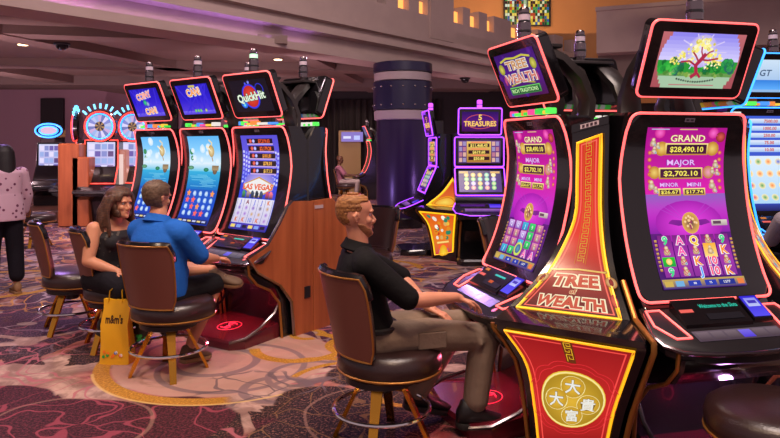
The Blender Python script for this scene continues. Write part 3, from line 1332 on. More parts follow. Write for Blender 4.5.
def tow_upper(cv):
    cv.rect(0, 0, 1, 1, 'd82818', '4a0a14', 'f04030')
    cv.up()
    f = cv.fn
    edge_line(cv, .006, .009, 'ffc81a')
    edge_line(cv, .026, .008, 'ff6a5a')
    cv.up()
    fret(cv, .5, .02, .70, 22, .016, 'd8a030')
    for s in (-1, 1):
        cv.line([(.5 + s * .028 / (f(1, y) - f(0, y)).length, y) for y in [.01 + .7 * k / 12 for k in range(13)]], .003, 'c87820')
    cv.up()
    y = .80
    phys(cv, .5, y)
    W = 1 / cv.ax
    cv.line([(.5 + cv.ax * t * .15, y - .045 - .01 * (1 - abs(t))) for t in (-1, -.5, 0, .5, 1)], .010, 'e8c060')
    for s in (-1, 1):
        cv.disc(.5 + s * cv.ax * .17, y + .01, .028, 'ffe0a0', 'b06820', 16, ry=.030)
        cv.disc(.5 + s * cv.ax * .155, y - .048, .009, 'e8c060', 'a07020', 8)
        cv.up().disc(.5 + s * cv.ax * .17, y + .01, .012, 'a02020', '801010', 8, ry=.02)
        cv.up(-1)
        phys(cv, .5, .88)
        cv.disc(.5 + s * cv.ax * .20, .90, .016, 'f07050', 'c03830', 10, ry=.038)
        phys(cv, .5, y)
    cv.up()
    phys(cv, .5, .80)
    cv.text(.5, .815, .085, 'TREE', 'd05038', outline='fff0c8', w=.22, bold=.045, ow=.12)
    phys(cv, .5, .87)
    cv.text(.5, .872, .038, 'of', 'c04830', outline='ffe8b0', bold=.03, ow=.08)
    phys(cv, .5, .92)
    cv.text(.5, .930, .085, 'WEALTH', 'd05038', outline='fff0c8', w=.335, bold=.045, ow=.12)


def tow_lower(cv):
    cv.rect(0, 0, 1, 1, '9a141a', '6a0c12', 'd02824')
    cv.up()
    edge_line(cv, .004, .007, 'ffb020')
    edge_line(cv, .028, .007, 'ff5048')
    cv.up()
    cv.rect(.455, .02, .09, .17, '6a3010')
    cv.rect(.45, .80, .10, .18, '6a3010')
    cv.up()
    fret(cv, .5, .03, .18, 3, .016, 'f0b828')
    fret(cv, .5, .82, .97, 3, .016, 'f0b828')
    cv.up(-1)
    # cloud outline
    yc = .45
    phys(cv, .5, yc)
    for r0, amp in ((.212, .014), (.192, .010)):
        pts = []
        for k in range(72):
            a = 2 * pi * k / 72
            r = r0 + amp * abs(sin(a * 6))
            pts.append((.5 + cv.ax * r * cos(a), yc + cv.ay * r * .98 * sin(a)))
        cv.line(pts, .0035, 'e83038', True)
    cv.up()
    cv.disc(.5, yc, .165, 'c89820', 'f0c840', 32, ry=.167)
    cv.up()
    cv.disc(.5, yc, .155, 'e8b838', 'b08a20', 32, ry=.150)
    cv.ring(.5, yc, .158, .007, 'fff0a0', 32)
    cv.up()
    for dx, dy, ch in ((0, -.082, '大'), (-.082, -.008, '大'), (.082, .01, '貴'), (0, .085, '富')):
        x, y = .5 + cv.ax * dx, yc + cv.ay * dy
        cv.disc(x, y, .057, 'f0c040', 'c89a28', 20)
        cv.ring(x, y, .057, .005, 'fff0a8', 20)
        cv.up()
        cv.text(x, y, .078, ch, 'f0f0e8', outline='8a6a20', bold=.02, ow=.045)
        cv.up(-1)


def five_upper(cv):
    cv.rect(0, 0, 1, 1, 'e02818', 'f08030', 'c81818')
    cv.up()
    edge_line(cv, .003, .028, 'f4f030')
    edge_line(cv, .031, .016, 'ffa020')
    cv.up()
    phys(cv, .5, .88)
    cv.disc(.5, .93, .17, 'ffe060', 'f09010', 24, ry=.12)
    cv.up().ring(.5, .93, .13, .012, 'd07010', 24, ry=.09)


def five_lower(cv):
    cv.rect(0, 0, 1, 1, 'e85818', 'd02848', 'f08020')
    cv.up()
    edge_line(cv, .003, .018, 'f0f020')
    cv.up()
    phys(cv, .5, .3)
    rnd = random.Random(21)
    for k in range(26):
        x, y = rnd.uniform(.2, .8), rnd.uniform(.08, .50)
        phys(cv, x, y)
        cv.disc(x, y, rnd.uniform(.02, .04), rnd.choice(['ffffe8', 'f0e8d8', 'f8c040', 'e89020', '208868', 'e0b060', 'd02818']), n=10)
    cv.rect(.22, .56, .56, .035, 'ffe080')
    cv.rect(.28, .62, .44, .10, 'ff6030')
    cv.rect(.25, .75, .5, .14, 'c040a0')
    phys(cv, .5, .92)
    cv.up().disc(.5, .95, .09, 'ffe040', 'f0a018', 18, ry=.06)


def orange_upper(cv):
    cv.rect(0, 0, 1, 1, '2040a0', 'e08030', '804060')
    cv.up()
    edge_line(cv, .003, .010, 'ffd040')
    cv.up()
    rnd = random.Random(11)
    for k in range(26):
        y = rnd.uniform(.55, .97)
        phys(cv, .5, y)
        cv.disc(rnd.uniform(.2, .8), y, rnd.uniform(.02, .05), rnd.choice(['f0b060', 'd04030', 'ffe0a0', 'e07820', '40a0c0']), n=9)


# ---------------------------------------------------------------- two-screen cabinet with violet edges
def make_stacked(label, loc, rz, arts, group=None, neon='neon_violet'):
    root = thing('slot_machine', label, 'slot machine', (loc[0], loc[1], 0), rz, group)
    mb = MB()
    side = [(.25, 0), (.25, 1.78), (.0, 1.80), (-.02, 1.30), (-.24, .86), (-.30, .80), (-.55, .70), (-.54, .62), (-.30, .5), (-.16, .42), (-.10, 0)]
    mb.loft([[(x, y, z) for y, z in side] for x in (-.36, .36)])
    mb.build('cabinet_body', 'black', root)

    def panel(name, cu, cz, tilt, w, h, art):
        t = radians(tilt)
        O = Vector((0, -cu, cz))
        up = Vector((0, -sin(t), cos(t)))
        nr = Vector((0, -cos(t), -sin(t)))
        F = lambda x, y, off=0: O + Vector((x, 0, 0)) - up * y + nr * off
        rr = round_rect(w, h, .03)
        mb = MB()
        mb.loft([[F(x * s, y * s, o) for x, y in rr] for o, s in ((-.06, .95), (-.01, 1), (.01, 1), (.014, .98))])
        p = mb.build(name + '_case', 'black', root)
        mb = MB()
        mb.tube([F(x, y, .012) for x, y in densify(rr, .1)], .010, 6, True)
        mb.build(name + '_light_edge', neon, p)
        mb = MB()
        sw, sh = w - .10, h - .10
        cv = Canvas(mb, lambda x, y: F(x - sw / 2, y - sh / 2, .0155), 1, step=.2, eps=.001)
        cv.W, cv.H = sw, sh
        art(cv)
        mb.build(name + '_screen', 'display', p, smooth='keep')
    panel('topper', .12, 1.96, 10, .61, .38, arts[0])
    panel('upper', .04, 1.53, 0, .70, .42, arts[1])
    panel('lower', .13, 1.11, -24, .70, .42, arts[2])
    mb = MB()
    mb.box((-.09, -.05, 1.76), (.09, .10, 2.0), bev=.01)
    mb.build('neck', 'charcoal', root)
    mb = MB()
    mb.lathe([(.04, 2.12), (.05, 2.13), (.05, 2.15), (.038, 2.16)], 12, 1, c=(0, -.08))
    mb.lathe([(.038, 2.16), (.038, 2.26), (.02, 2.27)], 12, 0, c=(0, -.08))
    mb.lathe([(.040, 2.20), (.040, 2.21)], 12, 1, c=(0, -.08))
    mb.build('lamp_tower', ['candle_violet', 'steel'], root)
    mb = MB()
    D = lambda x, u, off=0: (x, -u, .82 - (u - .25) * .4 + off)
    plan = [(-.36, .25), (-.41, .42), (-.38, .53), (-.2, .60), (.2, .60), (.38, .53), (.41, .42), (.36, .25)]
    mb.loft([[D(x * s, .25 + (u - .25) * s, o) for x, u in plan] for o, s in ((-.06, .95), (-.01, 1), (0, .98))])
    dk = mb.build('button_deck', 'black_satin', root)
    mb = MB()
    cv = Canvas(mb, lambda x, y: D(x, y, .004), 1)
    cv.rect(-.3, .30, .34, .06, '501070', '280840')
    cv.rect(.1, .29, .16, .10, '3020e0', '7050ff')
    cv.rect(-.25, .42, .5, .08, 'a060c0', '503070')
    mb.build('deck_display', M['deckdisp'], dk, smooth='keep')
    mb = MB()
    mb.tube([D(x, u, .0) for x, u in densify(plan, .1, False)], .007, 6)
    mb.build('deck_light_edge', neon, dk)
    mb = MB()
    fp = [(-.33, .10), (-.36, .46), (-.28, .58), (.28, .58), (.36, .46), (.33, .10)]
    mb.loft([[(x * s, -.1 - (u - .1) * s, z) for x, u in fp] for z, s in ((0, 1), (.06, 1), (.085, .96))])
    mb.build('footplate', 'black', root)
    return root


def five_title(cv):
    W, H = cv.W, cv.H
    cv.rect(0, 0, W, H, '2a0a60', '400a50', '5a1080')
    cv.up()
    cv.ring(W * .5, H * .5, .2, .01, 'd05060', 20, ry=.10)
    cv.up()
    cv.text(W * .5, H * .28, .11, '5', 'ffd870', outline='a03828', bold=.03)
    cv.text(W * .5, H * .60, .10, 'TREASURES', 'ffd070', outline='a03020', w=.46, bold=.03)


def five_mid(cv):
    W, H = cv.W, cv.H
    cv.rect(0, 0, W, H, '6a3890', '50306a')
    cv.up()
    for s in (.02, .80):
        for j in range(4):
            for i in range(2):
                cv.rect(W * s + .055 * i, H * (.04 + .24 * j), .045, .06, ('e0b0a0', 'a090c0', 'c07890')[(i + j) % 3])
    cv.rect(W * .2, H * .03, W * .58, H * .94, 'f0c868', 'b07830')
    cv.up()
    for y, t in ((.22, '$11,468.43'), (.52, '$619.60'), (.80, '$50.88')):
        cv.rect(W * .24, H * y - .03, W * .5, .05, '401828', '301018')
        cv.up().text(W * .49, H * y - .004, .055, t, 'ffe870', bold=.03)
        cv.up(-1)
        cv.rect(W * .30, H * y - .055, W * .38, .014, 'ff8060')


def five_low(cv):
    W, H = cv.W, cv.H
    cv.rect(0, 0, W, H, '301060', '4a1888')
    cv.up()
    rnd = random.Random(2)
    for j in range(4):
        for i in range(5):
            c = rnd.choice(['f0c050', 'ffe8a0', '60d0c0', 'f080a0', 'c0b0ff', '70d080'])
            cv.disc(W * (.18 + .16 * i), H * (.2 + .2 * j), .034, 'fff0c0', c, 9)
    cv.rect(W * .02, H * .03, W * .2, .03, 'e0b060')
    cv.rect(W * .75, H * .03, W * .22, .03, 'e0b060')


# ---------------------------------------------------------------- chairs
def chair_back_fn(x, y):
    """x -1..1 across, y 0 bottom..1 top ; local frame, player faces -y so the back is at +y"""
    z = .50 + .44 * y
    hw = .215 + .035 * sin(min(1, y * 1.1) * pi / 2)
    R = .33
    ang = x * hw / R
    off = .235 + .105 * y
    return Vector((R * sin(ang), off - R * (1 - cos(ang)) * .9, z))


def make_chair(label, loc, rz, group=None, seat_off=.05):
    root = thing('casino_chair', label, 'chair', (loc[0], loc[1], 0), rz, group)
    cy = -seat_off
    mb = MB()
    S = lambda r, z: [(r * 1.04 * cos(a), cy + r * sin(a), z) for a in [2 * pi * k / 32 for k in range(32)]]
    mb.loft([S(.19, .375), S(.262, .38), S(.282, .405), S(.286, .455), S(.275, .497), S(.235, .523), S(.12, .533), S(.02, .535)])
    mb.build('seat', 'leather', root, angle=60)
    mb = MB()
    mb.tube(S(.283, .402), .006, 6, True)
    mb.build('seat_piping', 'goldpipe', root)
    mb = MB()
    mb.lathe([(.19, .335), (.20, .34), (.20, .37), (.19, .377)], 24)
    mb.lathe([(.05, .27), (.06, .28), (.06, .34)], 16)
    mb.build('swivel_base', 'black_satin', root)
    # back shell
    N, K = 14, 8
    def corner(xi, yi):
        # rounded outline
        x, y = xi, yi
        return x * (1 - .10 * max(0, (abs(y - .5) - .3) / .2) ** 2), y
    th = .045
    def sheet(off):
        out = []
        for j in range(K + 1):
            row = []
            for i in range(N + 1):
                x, y = corner(-1 + 2 * i / N, j / K)
                p = chair_back_fn(x, y)
                e = 1e-3
                n = (chair_back_fn(x + e, y) - p).cross(chair_back_fn(x, y + e) - p).normalized()
                row.append(p + n * off)
            out.append(row)
        return out
    a, b = sheet(0), sheet(th)   # n points to -y (front)? resolved by sign below
    def rowsmesh(g0, g1):
        mb = MB()
        v = [p for r in g0 for p in r] + [p for r in g1 for p in r]
        o = (N + 1) * (K + 1)
        f = []
        idx = lambda j, i: j * (N + 1) + i
        for j in range(K):
            for i in range(N):
                f.append((idx(j, i), idx(j, i + 1), idx(j + 1, i + 1), idx(j + 1, i)))
                f.append((o + idx(j, i), o + idx(j + 1, i), o + idx(j + 1, i + 1), o + idx(j, i + 1)))
        per = [idx(0, i) for i in range(N)] + [idx(j, N) for j in range(K)] + [idx(K, N - i) for i in range(N)] + [idx(K - j, 0) for j in range(K)]
        for k in range(len(per)):
            p, q = per[k], per[(k + 1) % len(per)]
            f.append((p, o + p, o + q, q))
        mb.add(v, f)
        return mb, [g0[0][i] for i in range(N)] + [g0[j][N] for j in range(K)] + [g0[K][N - i] for i in range(N)] + [g0[K - j][0] for j in range(K)]
    front, back = (a, b) if a[4][7].y < b[4][7].y else (b, a)
    mid = [[(p + q) / 2 for p, q in zip(r, s)] for r, s in zip(front, back)]
    m1, per = rowsmesh(mid, front)
    m1.build('backrest_cushion', 'leather', root, angle=50)
    m2, per = rowsmesh(back, mid)
    m2.build('backrest_shell', 'chairback', root, angle=50)
    mb = MB()
    mb.tube(per, .006, 6, True)
    mb.build('backrest_piping', 'goldpipe', root)
    mb = MB()
    top = [mid[K][i] for i in range(N + 1)]
    mb.tube([mid[K - 2][0]] + [mid[K - 1][0]] + top + [mid[K - 1][N], mid[K - 2][N]], .0245, 8)
    mb.build('top_rail', 'black', root)
    mb = MB()
    secs = []
    for y in (-.30, -.2, -.1, 0, .1):
        w = .62 + .2 * (y + .3)
        q = [chair_back_fn(-w + 2 * w * i / 8, y) for i in range(9)]
        ins = Vector((0, -.03 - .10 * max(0, -y), 0))
        secs.append([v + ins for v in q] + [v + ins - Vector((0, .035, 0)) for v in reversed(q)])
    mb.loft(secs)
    mb.build('back_bracket', 'leather', root)
    for k in range(4):
        a = pi / 4 + k * pi / 2
        c, s = cos(a), sin(a)
        mb = MB()
        secs = []
        for r, z, h in ((.085, .355, .032), (.16, .20, .026), (.245, .02, .022), (.25, 0, .022)):
            secs.append([(c * r - s * h, s * r + c * h, z), (c * (r + .022) - s * h, s * (r + .022) + c * h, z), (c * (r + .022) + s * h, s * (r + .022) - c * h, z), (c * r + s * h, s * r - c * h, z)])
        mb.loft(secs)
        mb.build('leg', 'brass', root, angle=20)
    mb = MB()
    mb.tube([(.262 * cos(a), .262 * sin(a), .185) for a in [2 * pi * k / 36 for k in range(36)]], .011, 8, True)
    mb.build('foot_ring', 'chrome', root)
    return root
# ---------------------------------------------------------------- carpet
def carpet_material():
    m = bpy.data.materials.new('casino_carpet')
    m.use_nodes = True
    nt = m.node_tree
    N, L = nt.nodes, nt.links
    b = N['Principled BSDF']
    b.inputs['Roughness'].default_value = .8
    b.inputs['Specular IOR Level'].default_value = .25
    tc = N.new('ShaderNodeTexCoord')

    def math_(op, a, b_=None, c=None, clamp=False):
        n = N.new('ShaderNodeMath')
        n.operation = op
        n.use_clamp = clamp
        for i, v in enumerate((a, b_, c)):
            if v is None:
                continue
            if isinstance(v, (int, float)):
                n.inputs[i].default_value = v
            else:
                L.new(v, n.inputs[i])
        return n.outputs[0]

    def noise_(scale, detail=3, dist=0, rough=.5, vec=None):
        n = N.new('ShaderNodeTexNoise')
        n.inputs['Scale'].default_value = scale
        n.inputs['Detail'].default_value = detail
        n.inputs['Distortion'].default_value = dist
        n.inputs['Roughness'].default_value = rough
        L.new(vec or tc.outputs['Object'], n.inputs['Vector'])
        return n.outputs

    def ramp(fac, lo, hi):
        n = N.new('ShaderNodeMapRange')
        n.interpolation_type = 'SMOOTHSTEP'
        L.new(fac, n.inputs[0])
        n.inputs[1].default_value = lo
        n.inputs[2].default_value = hi
        return n.outputs[0]

    def mix(fac, a, b_):
        n = N.new('ShaderNodeMix')
        n.data_type = 'RGBA'
        L.new(fac, n.inputs[0]) if not isinstance(fac, (int, float)) else setattr(n.inputs[0], 'default_value', fac)
        for i, v in ((6, a), (7, b_)):
            if isinstance(v, str):
                n.inputs[i].default_value = (*hexc(v), 1)
            else:
                L.new(v, n.inputs[i])
        return n.outputs[2]
    # gently warped coordinates
    nz = noise_(.9, 2)
    vm = N.new('ShaderNodeVectorMath')
    vm.operation = 'MULTIPLY_ADD'
    L.new(nz[1], vm.inputs[0])
    vm.inputs[1].default_value = (.5, .5, 0)
    L.new(tc.outputs['Object'], vm.inputs[2])
    W = vm.outputs[0]
    sp = N.new('ShaderNodeVectorMath')
    sp.operation = 'ADD'
    L.new(tc.outputs['Object'], sp.inputs[0])

    def dist(cx, cy, src=None):
        n = N.new('ShaderNodeVectorMath')
        n.operation = 'DISTANCE'
        L.new(src or tc.outputs['Object'], n.inputs[0])
        n.inputs[1].default_value = (cx, cy, 0)
        return n.outputs['Value']

    def ring(cx, cy, r, w, soft=.012, src=None):
        d = math_('ABSOLUTE', math_('SUBTRACT', dist(cx, cy, src), r))
        n = N.new('ShaderNodeMapRange')
        n.interpolation_type = 'SMOOTHSTEP'
        L.new(d, n.inputs[0])
        n.inputs[1].default_value = w / 2 + soft
        n.inputs[2].default_value = w / 2
        n.inputs[3].default_value = 0
        n.inputs[4].default_value = 1
        return n.outputs[0]

    def disc(cx, cy, r, soft=.012, src=None):
        n = N.new('ShaderNodeMapRange')
        n.interpolation_type = 'SMOOTHSTEP'
        L.new(dist(cx, cy, src), n.inputs[0])
        n.inputs[1].default_value = r + soft
        n.inputs[2].default_value = r - soft
        return n.outputs[0]

    def mx(*a):
        o = a[0]
        for x in a[1:]:
            o = math_('MAXIMUM', o, x)
        return o
    # base: wine, plum and near black with speckle
    speck = noise_(60, 2, 0, .8)[0]
    big = noise_(.55, 2, 1.4)[0]
    wine = mix(ramp(speck, .42, .62), '220b12', '5c2630')
    dark = mix(ramp(speck, .50, .66), '160d12', '7a5446')
    plum = mix(ramp(speck, .40, .65), '2a1832', '5a3a62')
    base = mix(ramp(big, .44, .52), wine, dark)
    sx = N.new('ShaderNodeSeparateXYZ')
    L.new(W, sx.inputs[0])
    far = ramp(sx.outputs[1], 5.0, 6.4)
    base = mix(math_('MULTIPLY', far, .75), base, plum)
    brush = noise_(5, 5, .6, .6, W)[0]
    pale = mix(ramp(brush, .35, .68), '7c6058', 'b4968a')
    rust = mix(ramp(brush, .4, .6), '7a3e3a', 'a06a5a')
    pale = mix(ramp(noise_(1.6, 2)[0], .48, .62), pale, rust)
    # explicit pale ribbon crossing the foreground
    line = math_('MULTIPLY_ADD', sx.outputs[0], -.06, 4.62)
    dd = math_('ABSOLUTE', math_('SUBTRACT', sx.outputs[1], line))
    edge = noise_(2.6, 3, .8)[0]
    dd = math_('MULTIPLY_ADD', math_('SUBTRACT', edge, .5), .9, dd)
    ribbon = math_('SUBTRACT', 1.0, ramp(dd, .36, .39))
    # secondary ribbons, softer, elsewhere
    big2 = noise_(.75, 3, 1.4, .5, W)[0]
    rib = math_('SUBTRACT', 1.0, ramp(math_('ABSOLUTE', math_('SUBTRACT', big2, .54)), .030, .042))
    base = mix(math_('MULTIPLY', rib, .8), base, pale)
    base = mix(ribbon, base, pale)
    # vines
    def vinenet(scale, w, dist):
        vo = N.new('ShaderNodeTexVoronoi')
        vo.feature = 'DISTANCE_TO_EDGE'
        vo.inputs['Scale'].default_value = scale
        nz2 = noise_(1.7, 2)
        vm2 = N.new('ShaderNodeVectorMath')
        vm2.operation = 'MULTIPLY_ADD'
        L.new(nz2[1], vm2.inputs[0])
        vm2.inputs[1].default_value = (dist, dist, 0)
        L.new(tc.outputs['Object'], vm2.inputs[2])
        L.new(vm2.outputs[0], vo.inputs['Vector'])
        return math_('SUBTRACT', 1.0, ramp(vo.outputs['Distance'], w * .55, w))
    area = ramp(noise_(.8, 1)[0], .44, .5)
    base = mix(math_('MULTIPLY', math_('MULTIPLY', vinenet(2.3, .024, 1.1), area), .8), base, 'a05a64')
    base = mix(math_('MULTIPLY', math_('MULTIPLY', vinenet(1.3, .03, 1.6), far), .8), base, 'a08a98')
    goldn = math_('MULTIPLY', math_('SUBTRACT', 1.0, ramp(math_('ABSOLUTE', math_('SUBTRACT', noise_(1.0, 2, 2.2)[0], .47)), .010, .016)), ramp(sx.outputs[1], 6.0, 7.0))
    base = mix(math_('MULTIPLY', goldn, .8), base, 'b8803a')
    # leaf-like light shapes
    v2 = N.new('ShaderNodeTexVoronoi')
    v2.inputs['Scale'].default_value = 1.7
    v2.feature = 'SMOOTH_F1'
    L.new(W, v2.inputs['Vector'])
    leaf = math_('SUBTRACT', 1.0, ramp(v2.outputs['Distance'], .15, .165))
    base = mix(math_('MULTIPLY', leaf, .65), base, 'a08c88')
    # circles of grey and pale around the seated couple
    src = W
    inner = disc(-1.25, 4.95, .80)
    base = mix(math_('MULTIPLY', inner, .85), base, 'a88478')
    greyr = mx(ring(-1.3, 4.85, .30, .05), ring(-1.15, 4.75, .52, .035), ring(-.75, 4.30, .22, .05), ring(-.55, 4.55, .30, .035), ring(-1.65, 5.1, .25, .03))
    base = mix(math_('MULTIPLY', greyr, .8), base, '6e5b60')
    
    o_ = .25
    leafa = mx(disc(-1.85 + o_, 3.72 + o_, .50, .015, W), disc(-1.30 + o_, 3.86 + o_, .36, .015, W), disc(-2.5 + o_, 3.9 + o_, .45, .015, W))
    leafb = mx(disc(-.45 + o_, 4.02 + o_, .30, .015, W), disc(-.08 + o_, 3.85 + o_, .42, .015, W), disc(-.18 + o_, 4.55 + o_, .26, .015, W), disc(-.6 + o_, 3.6 + o_, .25, .015, W), disc(.35 + o_, 4.3 + o_, .3, .015, W))
    net = vinenet(2.6, .03, 1.3)
    base = mix(leafa, base, mix(math_('MULTIPLY', net, .8), wine, '8a3c4a'))
    base = mix(leafb, base, mix(math_('MULTIPLY', vinenet(3.3, .02, .8), .7), dark, '7a5a3a'))
    base = mix(math_('MULTIPLY', mx(ring(-1.85 + o_, 3.72 + o_, .50, .012, .01, W), ring(-.08 + o_, 3.85 + o_, .42, .012, .01, W)), .3), base, 'b08878')
    # grey tracery beside the swivel base
    net2 = math_('MULTIPLY', vinenet(4.2, .06, .7), mx(disc(-.95, 4.32, .33, .05), disc(-.6, 4.45, .25, .05)))
    base = mix(math_('MULTIPLY', net2, .85), base, '5e5054')
    # gold scrolls
    arcs = []
    for cx, cy, r, w, a0, a1 in ((-1.25, 4.95, .87, .10, 150, 285), (-.72, 5.22, .36, .075, -170, 75), (-.52, 4.5, .42, .05, 20, 130), (-.7, 5.55, .13, .05, 0, 300),
                                 (-.25, 5.25, .24, .06, 60, 300), (.02, 4.9, .30, .06, 0, 220), (.35, 4.45, .26, .06, 90, 350), (.62, 4.15, .22, .05, -60, 170), (-.2, 4.35, .5, .04, 60, 160),
                                 (.1, 4.2, .18, .04, 100, 330), (-3.6, 4.4, .6, .06, 0, 360), (-4.6, 7.6, .8, .10, 0, 360), (-3.3, 8.2, .5, .08, 0, 360), (-2.6, 7.6, .3, .08, 0, 250), (1.2, 7.4, .5, .07, 0, 300), (-.2, 8.6, .6, .08, 0, 300)):
        g = ring(cx, cy, r, w)
        if a1 - a0 < 360:
            mid = radians((a0 + a1) / 2)
            half = radians((a1 - a0) / 2)
            # angular gate: dot((p-c)/|p-c|, mid) > cos(half)
            s = N.new('ShaderNodeVectorMath')
            s.operation = 'SUBTRACT'
            L.new(tc.outputs['Object'], s.inputs[0])
            s.inputs[1].default_value = (cx, cy, 0)
            nrm = N.new('ShaderNodeVectorMath')
            nrm.operation = 'NORMALIZE'
            L.new(s.outputs[0], nrm.inputs[0])
            dt = N.new('ShaderNodeVectorMath')
            dt.operation = 'DOT_PRODUCT'
            L.new(nrm.outputs[0], dt.inputs[0])
            dt.inputs[1].default_value = (cos(mid), sin(mid), 0)
            g = math_('MULTIPLY', g, ramp(dt.outputs['Value'], cos(half) - .04, cos(half) + .04))
        arcs.append(g)
    gold = mx(*arcs)
    base = mix(gold, base, mix(ramp(speck, .4, .7), '8f6420', 'c08a34'))
    # fine light outline of the big arc
    base = mix(math_('MULTIPLY', math_('MULTIPLY', ring(-1.25, 4.95, .925, .008), disc(-1.45, 4.2, .75)), .7), base, 'c8a868')
    L.new(base, b.inputs['Base Color'])
    bp = N.new('ShaderNodeBump')
    bp.inputs['Strength'].default_value = .25
    bp.inputs['Distance'].default_value = .004
    L.new(noise_(220, 2)[0], bp.inputs['Height'])
    L.new(bp.outputs['Normal'], b.inputs['Normal'])
    return m


M['carpet'] = carpet_material()
M['ceil'] = principled('ceiling_paint', '8a746e', .8, mottle=.12, mscale=1.5)
M['plaster'] = principled('cream_plaster', 'b8a09c', .75, bump=.25, bscale=6, mottle=.12, mscale=2.5)
M['plaster_dark'] = principled('taupe_plaster', '7d6a66', .75, mottle=.15, mscale=2)
M['warmwall'] = principled('warm_wall', 'c89060', .8, mottle=.2, mscale=.6)
M['wall'] = principled('mauve_wall', 'b48a9c', .8)
M['darkpanel'] = principled('dark_panel', '241620', .6)
M['drape'] = principled('dark_drape', '2a1f22', .85)
M['doorpaint'] = principled('beige_door', 'a8875a', .6)
M['purple'] = principled('purple_column_paint', '26123e', .3)
M['band'] = principled('pale_column_band', 'b09ca4', .5)
M['navy'] = principled('navy_column_band', '1c1640', .3, coat=.3)
M['lampwarm'] = principled('warm_lamp', 'fff0d0', .5, emis='ffd8a0', strength=6)
M['glowamber'] = principled('amber_niche_glow', 'ffc070', .5, emis='ffa850', strength=1.3)
M['coveviolet'] = principled('violet_cove_strip', 'a060ff', .5, emis='7a4ad0', strength=1.0)
M['glassblack'] = principled('smoked_dome', '0c0c12', .1)


def struct(name, mb, mat, parent=None, **k):
    o = mb.build(name, mat, parent, **k)
    if not parent:
        o['kind'] = 'structure'
    return o


# floor
mb = MB()
mb.box((-16, -2, -.1), (16, 27, 0))
struct('floor', mb, 'carpet', smooth=False)

# ---- low ceiling behind the castle-like fascia; the near edge of it follows the fascia line
FP = Vector((.21, 13.8, 0))
FD = Vector((.64, .77, 0)).normalized()
FN = Vector((FD.y, -FD.x, 0))        # towards the tall space (camera side)


def fl(t, off=0, z=0):
    p = FP + FD * t + FN * off
    return (p.x, p.y, z)


mb = MB()
t0, t1 = -16.5, 14
# ceiling polygon (slab) on the far side of the fascia
a = fl(t0, -.5)
b_ = fl(t1, -.5)
poly = [(a[0], a[1]), (b_[0], b_[1]), (b_[0], 27), (-18, 27), (-18, a[1])]
mb.prism(poly, 3.50, 3.60, 'z')
struct('ceiling', mb, 'ceil', smooth=False)


def beam(name, p0, p1, w, z0, z1, mat='ceil'):
    p0, p1 = Vector((*p0, 0)), Vector((*p1, 0))
    d = (p1 - p0).normalized()
    n = Vector((-d.y, d.x, 0)) * w / 2
    mb = MB()
    mb.prism([(p0 + n)[:2], (p0 - n)[:2], (p1 - n)[:2], (p1 + n)[:2]], z0, z1, 'z')
    return struct(name, mb, mat, smooth=False)


# ceiling ribs
beam('trim_1', (-7.2, 7.0), (-3.4, 19.5), .5, 3.34, 3.5)
beam('trim_2', (-9, 9.6), (-1.8, 11.3), .5, 3.36, 3.5)
beam('trim_3', (-12, 13.6), (1.0, 15.4), .6, 3.34, 3.5)
beam('trim_4', (-9.5, 12.2), (-8.2, 21.0), .7, 3.30, 3.5)
beam('trim_5', (-12, 17.5), (3.0, 19.0), 1.2, 3.25, 3.5, 'plaster_dark')
beam('trim_6', (-1.8, 12.5), (-.5, 21.0), .4, 3.36, 3.5)

# fascia: stepped mouldings under a parapet with merlons
mb = MB()
prof_f = [(-.55, 3.50), (-.55, 3.30), (.12, 3.30), (.12, 3.435), (.09, 3.435), (.09, 3.40), (-.05, 3.40), (-.05, 3.66), (.16, 3.68), (.16, 3.80), (.13, 3.80), (.13, 3.76), (.0, 3.76), (.0, 3.90), (.12, 3.92), (.12, 4.02), (.0, 4.04), (.0, 4.55), (-.30, 4.55), (-.30, 3.60), (-.55, 3.60)]
mb.loft([[fl(t, o, z) for o, z in prof_f] for t in (t0, t1)])
struct('wall_parapet', mb, 'plaster', smooth=False)
# merlons on the parapet, spacing measured on the fascia
mer = []
t = -12.5
centres = [(-.75, 0.0)]
spans = [(-3.2, -2.55), (-2.2, -1.55), (-1.2, -.72), (-.45, -.22), (.02, .35)]


def px_t(px, Y0=None):
    k = (px - 390) / FOC
    return (k * FP.y - FP.x) / (FD.x - k * FD.y)


edges = [(300, 320), (330, 345), (355, 377), (386, 398), (409, 419), (428, 453), (463, 470), (479, 487), (494, 511), (520, 530), (538, 546), (555, 563), (572, 580), (590, 596)]
for i, (a, b) in enumerate(edges):
    ta, tb = px_t(a), px_t(b)
    mb = MB()
    mb.prism([fl(ta, .0)[:2], fl(tb, .0)[:2], fl(tb, -.35)[:2], fl(ta, -.35)[:2]], 4.55, 4.98 if i != 5 else 5.1, 'z')
    struct('trim_%d' % (10 + i), mb, 'plaster', smooth=False)
for i, (a, b) in enumerate(((398, 409), (419, 428), (453, 463), (470, 479), (487, 494), (511, 520), (530, 538))):
    ta, tb = px_t(a), px_t(b)
    tm = (ta + tb) / 2
    h = (tb - ta) * .36
    mb = MB()
    mb.prism([fl(tm - h, -.12)[:2], fl(tm + h, -.12)[:2], fl(tm + h, -.3)[:2], fl(tm - h, -.3)[:2]], 4.552, 4.85, 'z')
    o = mb.build('niche_glow', 'glowamber', smooth=False)  # added glowing block stands in for the lit niche in the gap
    tag(o, 'warm glowing block standing in for a lit niche between battlements of the parapet', 'lamp', 'parapet niche glows')
# two wider pilaster pieces at the parapet
mb = MB()
ta, tb = px_t(429), px_t(452)
mb.prism([fl(ta, .05)[:2], fl(tb, .05)[:2], fl(tb, .0)[:2], fl(ta, .0)[:2]], 4.05, 5.1, 'z')
struct('trim_30', mb, 'plaster', smooth=False)

